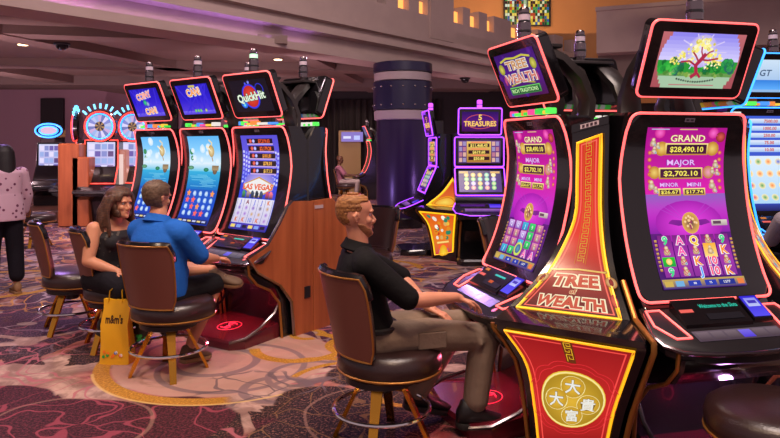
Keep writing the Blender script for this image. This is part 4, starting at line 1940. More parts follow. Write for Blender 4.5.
# tall hall: warm far wall, upper ceiling
mb = MB()
mb.box((-14, 25.5, 3.6), (16, 25.8, 11))
struct('wall_far', mb, 'warmwall', smooth=False)
mb = MB()
mb.box((-18, -2, 11), (18, 27, 11.2))
o = struct('ceiling_upper', mb, 'plaster_dark', smooth=False)
o.name = 'ceiling_hall'
# big beam crossing high right
P0, P1 = at(597, 40, 17), at(860, 20, 15)
mb = MB()
mb.prism([(5.40, 17), (12.2, 14.2), (12.6, 15.2), (5.9, 18.2)], 4.05, 5.15, 'z')
mb.prism([(5.36, 16.96), (12.18, 14.16), (12.6, 15.2), (5.9, 18.2)], 5.15, 5.25, 'z')
struct('trim_31', mb, 'plaster', smooth=False)
mb = MB()
mb.prism([(4.6, 12.0), (13, 10.4), (13, 12.2), (4.6, 12.8)], 5.6, 6.6, 'z')
struct('trim_32', mb, 'plaster_dark', smooth=False)
mb = MB()
mb.prism([(5.6, 17.5), (12.0, 15.0), (12.4, 15.8), (6.0, 18.3)], 3.0, 4.05, 'z')
struct('wall_right', mb, 'plaster_dark', smooth=False)

# lower far walls
mb = MB()
mb.box((-16, 21.5, 0), (-3.6, 21.7, 3.5))
struct('wall_left', mb, 'wall', smooth=False)
mb = MB()
mb.box((-3.6, 22.2, 0), (14, 22.4, 3.6))
struct('wall_back', mb, 'darkpanel', smooth=False)
k = 0
for x0, x1 in ((-12.0, -11.2), (-9.2, -8.6), (-6.2, -5.6)):
    k += 1
    mb = MB()
    mb.box((x0 * 1.25, 21.38, 0), (x1 * 1.25, 21.5, 3.2))
    struct('trim_%d' % (40 + k), mb, 'darkpanel', smooth=False)
# ribbed drape behind the far player
mb = MB()
secs = []
pts = []
for i in range(121):
    x = -3.5 + 5.2 * i / 120
    pts.append((x, 22.0 + .07 * sin(i * 1.3)))
mb.loft([[(x, y, z) for x, y in pts] + [(x, y + .03, z) for x, y in reversed(pts)] for z in (.05, 3.2)])
o = mb.build('pleated_drape', 'drape')
tag(o, 'dark pleated drape hanging along the far back wall', 'curtain')
# beige door with bluish sign
mb = MB()
mb.box((-1.72, 21.75, 0), (-.98, 21.9, 2.15))
struct('door_1', mb, 'doorpaint', smooth=False)
mb = MB()
mb.box((-1.62, 21.62, 1.78), (-.90, 21.68, 2.1), 0, hexc('8a78c8'))
mb.box((-1.55, 21.60, 1.88), (-1.3, 21.63, 1.96), 0, hexc('e0e0ff'))
mb.box((-1.2, 21.60, 1.84), (-1.0, 21.63, 1.98), 0, hexc('c0c8ff'))
o = mb.build('wall_sign', 'display', smooth=False)
tag(o, 'small bluish lit sign over the beige door', 'sign')

# column
mb = MB()
R0 = .535
cx, cy = .26, 13.3
mb.lathe([(R0, 0), (R0, 2.18)], 40, 0, c=(cx, cy))
col = struct('wall_column', mb, 'purple')
for z0, z1, r, mt in ((2.14, 2.34, R0 + .05, 'band'), (2.34, 2.92, R0 + .07, 'navy'), (2.92, 3.10, R0 + .05, 'band'), (3.10, 3.30, R0 + .07, 'navy')):
    mb = MB()
    mb.lathe([(r - .03, z0), (r, z0 + .015), (r, z1 - .015), (r - .03, z1)], 40, 0, c=(cx, cy))
    mb.build('column_band', mt, col)
mb = MB()
for z in (2.44, 2.80):
    for k in range(16):
        a = 2 * pi * k / 16
        mb.sphere((cx + (R0 + .075) * cos(a), cy + (R0 + .075) * sin(a), z), .022, 8, 6)
mb.build('stud', 'chrome', col)
mb = MB()
mb.lathe([(R0 + .06, 0), (R0 + .06, .18), (R0 + .01, .2)], 40, 0, c=(cx, cy))
mb.build('column_base', 'black', col)

# stained glass on the warm wall
def stained(name, label, x0, x1, z0, z1, y, seed):
    rnd = random.Random(seed)
    root = thing(name, label, 'window', ((x0 + x1) / 2, y, z0))
    xc = (x0 + x1) / 2
    mb = MB()
    n = max(2, int((x1 - x0) / .09))
    m = int((z1 - z0) / .11)
    for i in range(n):
        for j in range(m):
            w = (x1 - x0) / n
            h = (z1 - z0) / m
            c = rnd.choice(['d8b830', '30a050', 'e0e0b0', '2060a0', 'c04028', 'f0d860', '104830', 'd8e8d0', '206838', '301820'])
            if n // 2 - 1 <= i <= n // 2 and m * .2 < j < m * .8:
                c = rnd.choice(['c8e0b0', 'a8c8a0', 'e8f0d8'])
            mb.box((x0 - xc + i * w + .008, -.02, j * h + .008), (x0 - xc + (i + 1) * w - .008, .0, (j + 1) * h - .008), 0, hexc(c))
    mb.build('stained_glass', 'backlit', root, smooth=False)
    mb = MB()
    for xa, xb, za, zb in ((x0, x1, z0 - .06, z0), (x0, x1, z1, z1 + .06), (x0 - .06, x0, z0 - .06, z1 + .06), (x1, x1 + .06, z0 - .06, z1 + .06), (xc - .02, xc + .02, z0, z1)):
        mb.box((xa - xc, -.05, za - z0), (xb - xc, .02, zb - z0))
    mb.build('window_frame', 'black_satin', root, smooth=False)
    return root


Yw = 25.3
p, q = at(505, 25, Yw), at(549, -14, Yw)
stained('stained_glass_window', 'stained glass window glowing on the warm upper wall beyond the parapet', p.x, q.x, p.z, q.z, Yw, 3)
p, q = at(628, 70, 20.5), at(652, 53, 20.5)
stained('stained_glass_window', 'small stained glass light low on the wall behind the tree picture machine', p.x, q.x, p.z, q.z, 20.5, 6)
# mount wall for the small one
mb = MB()
mb.box((5.0, 20.6, 3.0), (12, 20.8, 5.2))
struct('wall_side', mb, 'warmwall', smooth=False)

# ceiling downlights
for i, (px, py) in enumerate(((23, 44), (53, 83), (40, 104), (110, 105), (278, 59), (345, 84), (341, 107))):
    z = 3.488
    Y = (z - EYE) * FOC / (HOR - py)
    if Y > 21:
        continue
    p = at(px, py, Y)
    root = thing('ceiling_downlight', ['recessed downlight nearest the viewer on the low ceiling', 'recessed downlight over the oval topped machine', 'farthest recessed downlight on the outer side',
                                       'recessed downlight above the wheel machines', 'recessed downlight glowing behind the lamp tower of the tilted logo screen machine',
                                       'recessed downlight near the studded column', 'recessed downlight before the pleated drape'][i], 'ceiling light', (p.x, p.y, z), 0, 'recessed ceiling downlights')
    mb = MB()
    mb.lathe([(.09, -.012), (.11, -.012), (.12, 0), (.12, .01)], 20)
    mb.build('trim_ring', 'plaster_dark', root)
    mb = MB()
    mb.lathe([(.085, -.022), (.088, -.010)], 20)
    mb.build('lamp', 'lampwarm', root)
# camera domes
for px, py, lab in ((62, 43, 'dark security camera dome on a ceiling rib'), (465, 78, 'dark security camera dome under the parapet soffit')):
    z = 3.34 if px < 100 else 3.29
    Y = (z - EYE) * FOC / (HOR - py)
    p = at(px, py, Y)
    root = thing('camera_dome', lab, 'security camera', (p.x, p.y, z))
    mb = MB()
    mb.lathe([(.13, 0), (.13, -.03), (.10, -.035)], 20)
    mb.build('mount_ring', 'black_satin', root)
    mb = MB()
    mb.lathe([(.10, -.03), (.095, -.07), (.06, -.11), (.01, -.12)], 20)
    mb.build('dome', 'glassblack', root)

# ---------------------------------------------------------------- machines
BA = Vector((-1.13, 5.76, 0))
bn = Vector((-.62, -.79, 0)).normalized()
bt = Vector((-.79, .62, 0)).normalized()
step = .775
pos = [BA, BA + Vector((-.62, .445, 0)), BA + Vector((-1.24, .89, 0))]
make_cabinet('slot machine with red and blue logo on its tilted topper, beside the wooden end panel', vegas_screen, quick_hit_logo, pos[0], -38, candle='candle_green', group='front row of the wooden slot bank')
make_cabinet('ocean themed slot machine in the middle of the bank, sea animal reels on its screen', ocean_screen(0), cash_topper(True), pos[1], -38, group='front row of the wooden slot bank')
make_cabinet('ocean themed slot machine farthest along the bank, two words on its blue topper', ocean_screen(1), cash_topper(False), pos[2], -38, group='front row of the wooden slot bank')
bk = Vector((-.885, 6.085, 0))
back0 = make_cabinet('black slot machine seen from behind, back to back with the logo topped machine', blank_screen(), blank_screen(), bk, 142, pads=False)
dup(back0, bk + Vector((-.62, .445, 0)), 142, 'black slot machine seen from behind between the logo topped and the middle ocean machine')

# wooden end panel of the bank
def end_panel():
    root = thing('bank_end_panel', 'cherry wood end panel closing the slot bank beside the carpet scroll', 'panel', pos[0], -38)
    xx = .392
    front = [(0.0, 0), (0.03, .30), (.16, .46), (.40, .60), (.50, .72), (.30, .80), (.17, .96), (.08, 1.10), (.03, 1.14)]
    mb = MB()
    poly = [(.205, 0)] + [(-u, z) for u, z in front] + [(.205, 1.13)]
    mb.prism(poly, xx, xx + .03, 'x')
    mb.build('panel_leaf', 'cherry', root, smooth=False)
    mb = MB()
    mb.prism([(.212, 0), (.212, 1.13)] + [(.42 + u, z) for u, z in reversed(front)], xx, xx + .03, 'x')
    mb.build('panel_leaf', 'cherry', root, smooth=False)
    mb = MB()
    mb.tube([(xx + .012, -u, z) for u, z in front], .018, 8)
    mb.build('chrome_edge', 'steel', root)
    mb = MB()
    mb.box((xx + .03, .10, .30), (xx + .036, .17, .40))
    mb.build('vent_plate', 'black_satin', root)
    mb = MB()
    mb.box((xx + .03, .225, 1.06), (xx + .034, .33, 1.09))
    mb.build('asset_tag', 'band', root)
    return root


end_panel()
# TREE OF WEALTH pod
Rm = make_cabinet('slot machine facing the viewer with glowing tree picture on its tilted topper', tow_screen(0), tree_topper, R_POS, R_RZ, bar=False, deck_text='Welcome to the Slots')
Lm = make_cabinet('slot machine played by the man in black, TREE OF WEALTH title on its topper', tow_screen(1), tow_title, L_POS, L_RZ)
dup(back0, (1.42, 4.68, 0), 193, 'black slot machine seen from behind, rising over the TREE OF WEALTH sign')
make_corner('red TREE OF WEALTH sign corner with a golden coin, between two machines', R_POS, R_RZ, tow_upper, tow_lower)
P4 = make_cabinet('blue edged slot machine beyond the tree picture machine, facing away sideways', blank_screen('2030a0', '4080e0'), gt_topper, (2.17, 4.45, 0), 100, neon='neon_blue')
c4 = make_corner('orange and blue illustrated sign corner beyond the tree picture machine', R_POS + Vector((0, 0, 0)), 13, orange_upper, orange_upper)
c4.location = (2.17, 4.45, 0)
c4.rotation_euler = (0, 0, radians(100))

# far machine and its pod mates
G2 = make_cabinet('far slot machine with white GT topper and coloured bar reels', generic_reels('4060d8', '2848c0', 4), gt_topper, (3.75, 6.5, 0), 6, neon='neon_blue')
G2.scale = (1.15, 1.15, 1.12)

# 5 TREASURES pod
FR, FRZ = Vector((1.27, 9.3, 0)), 0
FLp = Vector((.70, 9.93, 0))
arts5 = (five_title, five_mid, five_low)
s5 = make_stacked('violet edged 5 TREASURES slot machine facing the viewer', FR, 0, arts5)
dup(s5, FLp, -84, 'violet edged three screen machine turned sideways, beside the column')
k5 = make_corner('yellow and red coin sign corner of the violet edged machines', FR + Vector((.27, 0, 0)), FRZ, five_upper, five_lower)
k5.scale = (1.1, 1, 1)
o = dup(s5, (2.3, 9.9, 0), 80, 'violet edged machine turned away at the far side of its pod')
c5 = bpy.data.objects['lit_sign_corner.002'] if 'lit_sign_corner.002' in bpy.data.objects else None
if c5:
    c6 = dup(c5, (1.98, 9.98, 0), 84, 'narrow yellow sign corner half hidden behind the purple screen machine')

# far player's machine, side on
fm = dup(back0, (-.62, 20.0, 0), -80, 'far dark slot machine played by the distant man in mauve')
dup(back0, (-.62, 21.0, 0), -80, 'farther dark slot machine behind the distant man')


# ---- far left machines
def make_wheel_machine(label, loc, rz, group=None, wheel=True):
    root = thing('wheel_slot_machine', label, 'slot machine', (loc[0], loc[1], 0), rz, group)
    mb = MB()
    side = [(.3, 0), (.3, 1.75), (.05, 1.75), (.02, 1.25), (-.2, .85), (-.45, .72), (-.44, .62), (-.2, .5), (-.12, .1), (-.12, 0)]
    mb.loft([[(x, y, z) for y, z in side] for x in (-.34, .34)])
    mb.build('cabinet_body', 'black', root)
    mb = MB()
    cz = 2.02
    if wheel:
        mb.lathe([(.30, 0), (.33, .02), (.33, .10), (.28, .12)], 32, M4=Matrix.Translation((0, .06, cz)) @ Matrix.Rotation(pi / 2, 4, 'X'))
        mb.build('wheel_case', 'black', root)
        for r, c in ((.30, 'neon_red'), (.255, 'neon_blue')):
            mb = MB()
            mb.tube([(r * cos(a), -.07, cz + r * sin(a)) for a in [2 * pi * k / 40 for k in range(40)]], .016, 6, True)
            mb.build('wheel_light_ring', c, root)
        mb = MB()
        cols = ['c0c8f0', '8a90d8', 'e0d8ff', '7880c0', 'd0b0e0', 'a0b8f0']
        for k in range(18):
            a0, a1 = 2 * pi * k / 18, 2 * pi * (k + 1) / 18
            mb.add([(0, -.066, cz), (.235 * cos(a0), -.066, cz + .235 * sin(a0)), (.235 * cos(a1), -.066, cz + .235 * sin(a1))], [(0, 1, 2)], 0, hexc(cols[k % 6]))
        for k in range(12):
            a0, a1 = 2 * pi * k / 12, 2 * pi * (k + 1) / 12
            mb.add([(0, -.07, cz), (.10 * cos(a0), -.07, cz + .10 * sin(a0)), (.10 * cos(a1), -.07, cz + .10 * sin(a1))], [(0, 1, 2)], 0, hexc(('302848', 'b08858')[k % 2]))
        mb.build('prize_wheel', 'display', root, smooth=False)
        mb = MB()
        for k in range(7):
            a = pi / 2 + (k - 3) * .28
            p0 = Vector((.37 * cos(a), -.03, cz + .37 * sin(a)))
            p1 = Vector((.47 * cos(a), -.03, cz + .47 * sin(a)))
            mb = MB()
            mb.tube([p0, p1], .020, 8)
            mb.build('crown_lamp', 'neon_cyan', root)
    else:
        mb.loft([[(.36 * cos(a), y, cz + .18 * sin(a)) for a in [2 * pi * k / 32 for k in range(32)]] for y in (-.02, .10)])
        mb.build('oval_case', 'black', root)
        mb = MB()
        mb.tube([(.36 * cos(a), -.03, cz + .16 * sin(a)) for a in [2 * pi * k / 40 for k in range(40)]], .022, 6, True)
        mb.tube([(.25 * cos(a), -.03, cz + .10 * sin(a)) for a in [2 * pi * k / 40 for k in range(40)]], .02, 6, True)
        mb.build('oval_light_ring', 'neon_blue', root)
        mb = MB()
        mb.lathe([(.22, 0), (.22, .01)], 24, 0, hexc('e8c0e0'), sy=.45, M4=Matrix.Translation((0, -.02, cz)) @ Matrix.Rotation(pi / 2, 4, 'X'))
        mb.build('oval_sign', 'display', root)
    mb = MB()
    cv = Canvas(mb, lambda x, y: Vector((x - .28, .045 - .0 - y * .03 - .03, 1.70 - y)), 1, step=.3, eps=.004)
    cv.rect(0, 0, .56, .62, 'd8d8f8', 'a8a0e0')
    cv.up()
    rnd = random.Random(int(abs(loc[0] * 10)))
    for j in range(4):
        for i in range(4):
            cv.rect(.03 + .13 * i, .04 + .145 * j, .11, .11, rnd.choice(['8890d0', 'e8e0ff', '7060b0', '9ab0e8', '604880']))
    cv2 = Canvas(mb, lambda x, y: Vector((x - .28, -.0 - y * .5 - .03, 1.06 - y * .8)), 1, step=.3, eps=.004)
    cv2.rect(0, 0, .56, .22, 'c050a0', '6040c0')
    mb.build('game_screen', 'display', root, smooth='keep')
    mb = MB()
    mb.tube([(x, y - .01, z) for x, y, z in densify([(-.33, .04, 1.74), (.33, .04, 1.74), (.34, .0, 1.2), (.34, -.18, .86), (-.34, -.18, .86), (-.34, .0, 1.2)], .12)], .013, 6, True)
    mb.build('light_edge', 'neon_red' if wheel else 'steel', root)
    mb = MB()
    mb.box((-.38, -.5, .66), (.38, -.12, .74), bev=.02)
    mb.build('button_deck', 'black_satin', root)
    return root


M['neon_cyan'] = principled('cyan_light_tube', '80e0ff', .4, emis='60c8ff', strength=2.2)
w1 = make_wheel_machine('prize wheel machine with red and blue rings, farther from the ocean machines', ((101 - 390) / FOC * 13.3, 13.3), 3)
w2 = dup(w1, ((134 - 390) / FOC * 13.6, 13.6, 0), -6, 'prize wheel machine half hidden behind the ocean machines')
w3 = make_wheel_machine('slot machine with glowing blue oval topper in the background', ((49 - 390) / FOC * 15, 15), 4, wheel=False)
w3.scale = (.82, .9, .98)
# machine edge-on with coloured curve lights
w5 = dup(w1, ((78 - 390) / FOC * 13.9, 13.9, 0), -75, 'prize wheel machine turned edge on beside the cherry cabinets')
# lit column between wheels
mb = MB()
mb.box((-.16, 0, 0), (.16, .2, 1.55), 0, hexc('c07868'), bev=.02)
mb.box((-.11, -.02, .4), (.11, 0, 1.45), 0, hexc('f0d0c8'))
o = mb.build('lit_sign_post', 'backlit')
o.location = ((118 - 390) / FOC * 13.4, 13.4, 0)
tag(o, 'pale pink lit post between the two prize wheel machines', 'sign')
# cherry cabinets
for i, (px, w, h) in enumerate(((68, .42, 1.42), (80, .34, 1.15))):
    Y = 13.0
    mb = MB()
    x = (px - 390) / FOC * Y
    mb.box((x - w / 2, Y, 0), (x + w / 2, Y + .6, h + .25), bev=.02)
    o = mb.build('wooden_cabinet', 'cherry')
    tag(o, ['narrow cherry wood cabinet next to the oval topped machine', 'taller cherry wood cabinet next to the prize wheel machines'][i], 'cabinet')
mb = MB()
mb.box((-8.3, 13.6, 0), (-5.9, 15.2, .26), bev=.03)
o = mb.build('slot_plinth', 'dark_wood')
tag(o, 'long dark wooden plinth under the background machines', 'platform')
for z in (w3, w1, w2, w5):
    pass
mb = MB()
mb.box((-9.1, 16.9, 0), (-8.7, 17.2, 1.85), bev=.02)
mb.box((-9.15, 16.85, 1.85), (-8.6, 17.25, 2.05), 1, bev=.02)
o = mb.build('ticket_kiosk', ['darkpanel', 'doorpaint'])
tag(o, 'dark kiosk with a beige top box behind the standing woman', 'kiosk')

# chairs
make_chair_0 = make_chair('brown swivel chair with woven back, under the man in black', (-.045, 3.55), 124, 'brown swivel casino chairs')
c0 = make_chair_0
dup(c0, (-1.57, 4.62, 0), 159.5, 'brown swivel chair with gold legs under the man in blue')
dup(c0, (-2.22, 5.25, 0), 122, 'brown swivel chair under the seated long haired woman')
dup(c0, (-2.80, 5.72, 0), 122, 'empty swivel chair behind the seated woman, nearest the standing woman')
dup(c0, (-.23, 6.78, 0), -38, 'empty dark swivel chair behind the head of the man in black')
dup(c0, (1.67, 2.70, 0), 244, 'dark leather chair cut off at the corner, in front of the tree picture machine')
dup(c0, (1.12, 5.75, 0), 60, 'empty brown chair behind the TREE OF WEALTH machine, the nearer of two')
dup(c0, (1.50, 8.15, 0), 200, 'empty brown chair in front of the 5 TREASURES machine')
dup(c0, (-1.35, 19.3, 0), 80, 'distant dark chair under the man in mauve')
dup(c0, ((34 - 390) / FOC * 10.5, 10.5, 0), 150, 'empty dark chair standing before the oval topped machine')

# ---------------------------------------------------------------- light
def area(name, loc, target, size, power, color, size_y=None, spread=180):
    l = bpy.data.lights.new(name, 'AREA')
    l.energy = power
    l.color = color
    l.size = size
    l.spread = radians(spread)
    if size_y:
        l.shape = 'RECTANGLE'
        l.size_y = size_y
    o = bpy.data.objects.new(name, l)
    COL.objects.link(o)
    o.location = loc
    d = Vector(target) - Vector(loc)
    o.rotation_euler = d.to_track_quat('-Z', 'Y').to_euler()
    return o


def spot(loc, target, power, color, angle=70, r=.08, name='spot_beam'):
    l = bpy.data.lights.new(name, 'SPOT')
    l.energy = power
    l.color = color
    l.spot_size = radians(angle)
    l.spot_blend = .6
    l.shadow_soft_size = r
    o = bpy.data.objects.new(name, l)
    COL.objects.link(o)
    o.location = loc
    d = Vector(target) - Vector(loc)
    o.rotation_euler = d.to_track_quat('-Z', 'Y').to_euler()
    return o


# tall hall general light from the high ceiling
area('hall_light', (1.0, 2.5, 8.5), (-.3, 6, 0), 3, 620, (1, .80, .72))
spot((-2.6, 1.6, 6.5), (-1.2, 4.4, 0), 800, (1, .72, .50), 60, .25)  # added warm key on the chairs and carpet
spot((.2, .5, 6.5), (-.4, 3.5, 0), 520, (1, .68, .46), 60, .25)
spot((-4.5, 5.5, 6.0), (-2.5, 5.0, 0), 480, (1, .72, .8), 70, .3)
area('fascia_fill', (2.5, 5.5, 6.5), (-.5, 13, 4), 2.5, 60, (1, .80, .82))  # unseen area light added to brighten the fascia
# low ceiling area
for x, y in ((-4.5, 11.5), (-7.5, 11.5), (-6, 16), (-1.5, 17), (3.5, 15.5), (-9.5, 15)):
    spot((x, y, 3.47), (x, y, 0), 560, (1, .68, .72), 150, .1)
spot((6.5, 10.5, 7.5), (8.8, 15.6, 4.7), 420, (1, .72, .5), 60, .1, 'beam_fill')  # unseen warm spot added to brighten the high beam
spot((-5.2, 8.6, 3.4), (-2.4, 5.2, .7), 170, (.55, .3, 1), 60, .08, 'violet_rim')  # violet rim spots added for highlights on the chair tops
spot((-.2, 9.6, 3.25), (-.4, 4.4, .7), 170, (.55, .3, 1), 60, .08, 'violet_rim')
# uplight on ceiling and fascia
# violet cove wash
for t, pw, o_, z_ in ((-12.5, 26, .07, 3.415), (-8.5, 22, .07, 3.415), (-4.6, 10, .07, 3.415), (-12.5, 12, .11, 3.775), (-8.5, 8, .11, 3.775)):
    o = area('violet_cove_led', fl(t, o_, z_), (0, 0, 0), 3.9, pw, (.50, .27, 1), .03)
    o.rotation_euler = Matrix((FD, (FN + Vector((0, 0, .9))).normalized().cross(FD) * -1, Vector((FN.x, FN.y, -.9)).normalized())).transposed().to_euler()
for x, y, tx, ty, pw in ((-6.5, 9.5, -6.5, 13, 200), (-2.4, 12.2, -2.0, 15, 130), (-9, 14, -9, 18, 200), (-4.5, 16.5, -4.5, 20, 160), (2.6, 14.8, 3.2, 17.5, 80)):
    spot((x, y, 1.2), (tx, ty, 3.5), pw, (1, .66, .74), 130, .02, 'ceiling_fill')  # added upward fills brighten the ceiling; no lamps stand there
# warm atrium light behind parapet
area('atrium_light', (4.5, 22, 4.2), (4.5, 25.4, 6.5), 3, 420, (1, .62, .36), 8)
area('atrium_light', (7.5, 17.6, 3.5), (8.5, 20.6, 4.3), 1, 40, (1, .55, .22), 3)
for px in (403, 424, 459, 476, 491, 517, 535):
    t = px_t(px)
    spot(fl(t, -1.2, 5.3), fl(t, .0, 4.6), 10, (1, .55, .2), 80, .05, 'parapet_lamp')
# column violet lights
spot((-1.3, 11.6, .6), (.0, 13.3, 1.4), 40, (.45, .25, 1), 70, .1, 'column_uplight')
spot((-1.2, 18.2, 3.2), (-1.2, 20.3, .9), 120, (1, .8, .65), 80, .05)  # added spot brightens the distant seated man
spot((-1.3, 20.6, 3.3), (-1.3, 21.9, 1.5), 40, (1, .8, .6), 90, .05)  # added spot brightens the beige door
spot((1.6, 11.8, .8), (.6, 13.3, 1.4), 30, (.55, .25, 1), 70, .1, 'column_uplight')
# red under-deck glow
for pz, rz in ((pos[0], -38), (L_POS, L_RZ), (pos[1], -38), (R_POS, R_RZ)):
    a = radians(rz)
    n = Vector((sin(a), -cos(a), 0))
    l = bpy.data.lights.new('underdeck_light', 'POINT')
    l.energy = 7
    l.color = (1, .12, .22) if pz is not R_POS else (.6, .25, .7)
    l.shadow_soft_size = .03
    o = bpy.data.objects.new('underdeck_light', l)
    COL.objects.link(o)
    o.location = pz + n * .36 + Vector((0, 0, .42))

w = bpy.data.worlds.new('World')
SC.world = w
w.use_nodes = True
w.node_tree.nodes['Background'].inputs[0].default_value = (.95, .68, .74, 1)
w.node_tree.nodes['Background'].inputs[1].default_value = .44

# ---------------------------------------------------------------- camera
cam = bpy.data.cameras.new('camera')
co = bpy.data.objects.new('camera', cam)
COL.objects.link(co)
co.location = (0, 0, EYE)
co.rotation_euler = (pi / 2, 0, 0)
cam.sensor_width = 36
cam.lens = 36 * FOC / 780
cam.shift_y = -(219 - HOR) / 780
cam.clip_start = .05
SC.camera = co
SC.view_settings.view_transform = 'Standard'
SC.view_settings.look = 'None'
SC.view_settings.gamma = 1
SC.view_settings.exposure = 0
SC.view_settings.use_curve_mapping = False
# ---------------------------------------------------------------- people
def cloth(name, c, rough=.85, mott=.12):
    M[name] = principled(name, c, rough, bump=.35, bscale=35, mottle=mott, mscale=14, spec=.2)


def skinmat(name, c):
    m = principled(name, c, .5, mottle=.08, mscale=18, spec=.35)
    b = m.node_tree.nodes['Principled BSDF']
    b.inputs['Subsurface Weight'].default_value = .12
    b.inputs['Subsurface Radius'].default_value = (.02, .008, .005)
    M[name] = m


skinmat('skin_fair', 'c98a70')
skinmat('skin_pink', 'c08468')
skinmat('skin_dark', '5a3828')
cloth('polo_black', '0f0e11')
cloth('khaki_cotton', '7c6a5c')
cloth('polo_blue', '1d5cb4')
cloth('shorts_black', '17161a')
cloth('tank_black', '14121a')
cloth('mauve_cotton', '8a5868')
cloth('pale_trousers', '9a8c86')
cloth('grey_cotton', 'a89ca0')
M['shoe_black'] = principled('black_shoe_leather', '141214', .5, bump=.2, bscale=60)
M['shoe_brown'] = principled('brown_canvas_shoe', '5a4432', .7, mottle=.3, mscale=30)
M['sole_pale'] = principled('tan_rubber_sole', '8a6a48', .7, mottle=.3, mscale=60)
M['sole_dark'] = principled('dark_rubber_sole', '1c1816', .7)
M['eyewhite'] = principled('eye_white', 'd8d0c8', .2)
M['iris'] = principled('dark_iris', '1a1410', .15)
M['lip'] = principled('lip_colour', 'a0544c', .45)


def hairmat(name, c1, c2):
    m = wood_mat(name, c1, c2, 16, .6, axis=0)
    M[name] = m


hairmat('hair_ginger', '6a3c1c', 'b07a44')
hairmat('hair_greybrown', '3c2a1e', '6e5644')
hairmat('hair_brown', '2c1812', '64402c')
hairmat('hair_black', '0c090c', '1e161a')
hairmat('stubble', '7a4a2c', 'a8714c')


def voxel(mb, name, mat, parent, vox, smooth=4, solid_to=None):
    tmp = mb.build(name, mat, None, smooth=False)
    r = tmp.modifiers.new('r', 'REMESH')
    r.mode = 'VOXEL'
    r.voxel_size = vox
    r.use_smooth_shade = True
    s = tmp.modifiers.new('s', 'SMOOTH')
    s.factor = .5
    s.iterations = smooth
    dg = bpy.context.evaluated_depsgraph_get()
    dg.update()
    ev = tmp.evaluated_get(dg)
    me = bpy.data.meshes.new_from_object(ev)
    me.name = name
    nm = tmp.name
    old = tmp.data
    bpy.data.objects.remove(tmp)
    bpy.data.meshes.remove(old)
    o = bpy.data.objects.new(name, me)
    COL.objects.link(o)
    if not me.materials:
        me.materials.append(M[mat])
    for p in me.polygons:
        p.use_smooth = True
    if parent:
        o.parent = parent
    return o


def V(*a):
    return Vector(a)


def limb(mb, pts, rad, squash=1.0):
    """smooth tapered chain"""
    P = [Vector(p) for p in pts]
    for i in range(len(P) - 1):
        k = 6
        q = [P[i].lerp(P[i + 1], t / k) for t in range(k + 1)]
        r = [rad[i] + (rad[i + 1] - rad[i]) * t / k for t in range(k + 1)]
        mb.tube(q, r, 14)
    for p, r in zip(P, rad):
        mb.sphere(p, r * 1.0, 14, 10)


def torso(mb, secs, grow=0.0):
    """secs: centre, half depth, half width, yaw deg, pitch tilt deg"""
    rings = []
    for c, d, w, yaw, tilt in secs:
        a = radians(yaw)
        t = radians(tilt)
        rg = []
        for k in range(24):
            th = 2 * pi * k / 24
            e = 2.4
            cx = abs(cos(th)) ** (2 / e) * (1 if cos(th) > 0 else -1) * (d + grow)
            cy = abs(sin(th)) ** (2 / e) * (1 if sin(th) > 0 else -1) * (w + grow)
            x, z = cx * cos(t), -cx * sin(t)
            rg.append((c[0] + x * cos(a) - cy * sin(a), c[1] + x * sin(a) + cy * cos(a), c[2] + z))
        rings.append(rg)
    mb.loft(rings)


HS = [(0.0, .070, .030, .018), (.012, .086, .005, .034), (.03, .090, -.02, .046), (.055, .089, -.05, .056), (.08, .086, -.078, .064), (.105, .084, -.096, .070), (.13, .086, -.104, .073),
      (.15, .091, -.106, .075), (.17, .088, -.105, .076), (.19, .078, -.098, .072), (.21, .056, -.080, .060), (.224, .030, -.055, .040), (.232, .0, -.030, .014)]


def head_pt(th, z, off=0.0):
    z = min(max(z, 0), .232)
    for i in range(len(HS) - 1):
        if z <= HS[i + 1][0] + 1e-9:
            t = (z - HS[i][0]) / (HS[i + 1][0] - HS[i][0])
            f, b, w = [HS[i][k] + (HS[i + 1][k] - HS[i][k]) * t for k in (1, 2, 3)]
            break
    cx, a = (f + b) / 2, (f - b) / 2
    x, y = cx + (a + off) * cos(th), (w + off) * sin(th)
    if x > 0 and .1 < z < .142 and abs(y) < .055:
        x -= .009 * math.exp(-((abs(y) - .031) / .013) ** 2 - ((z - .124) / .010) ** 2)
    zz = z
    if off and z > .19:
        zz = z + off * (z - .19) / .042
    return Vector((x, y, zz))


def head_matrix(pos, yaw, pitch=0, roll=0, scale=1):
    """pos = point at the skull centre height .12"""
    return Matrix.Translation(pos) @ Matrix.Rotation(radians(yaw), 4, 'Z') @ Matrix.Rotation(radians(pitch), 4, 'Y') @ Matrix.Rotation(radians(roll), 4, 'X') @ Matrix.Scale(scale, 4) @ Matrix.Translation((0, 0, -.12))


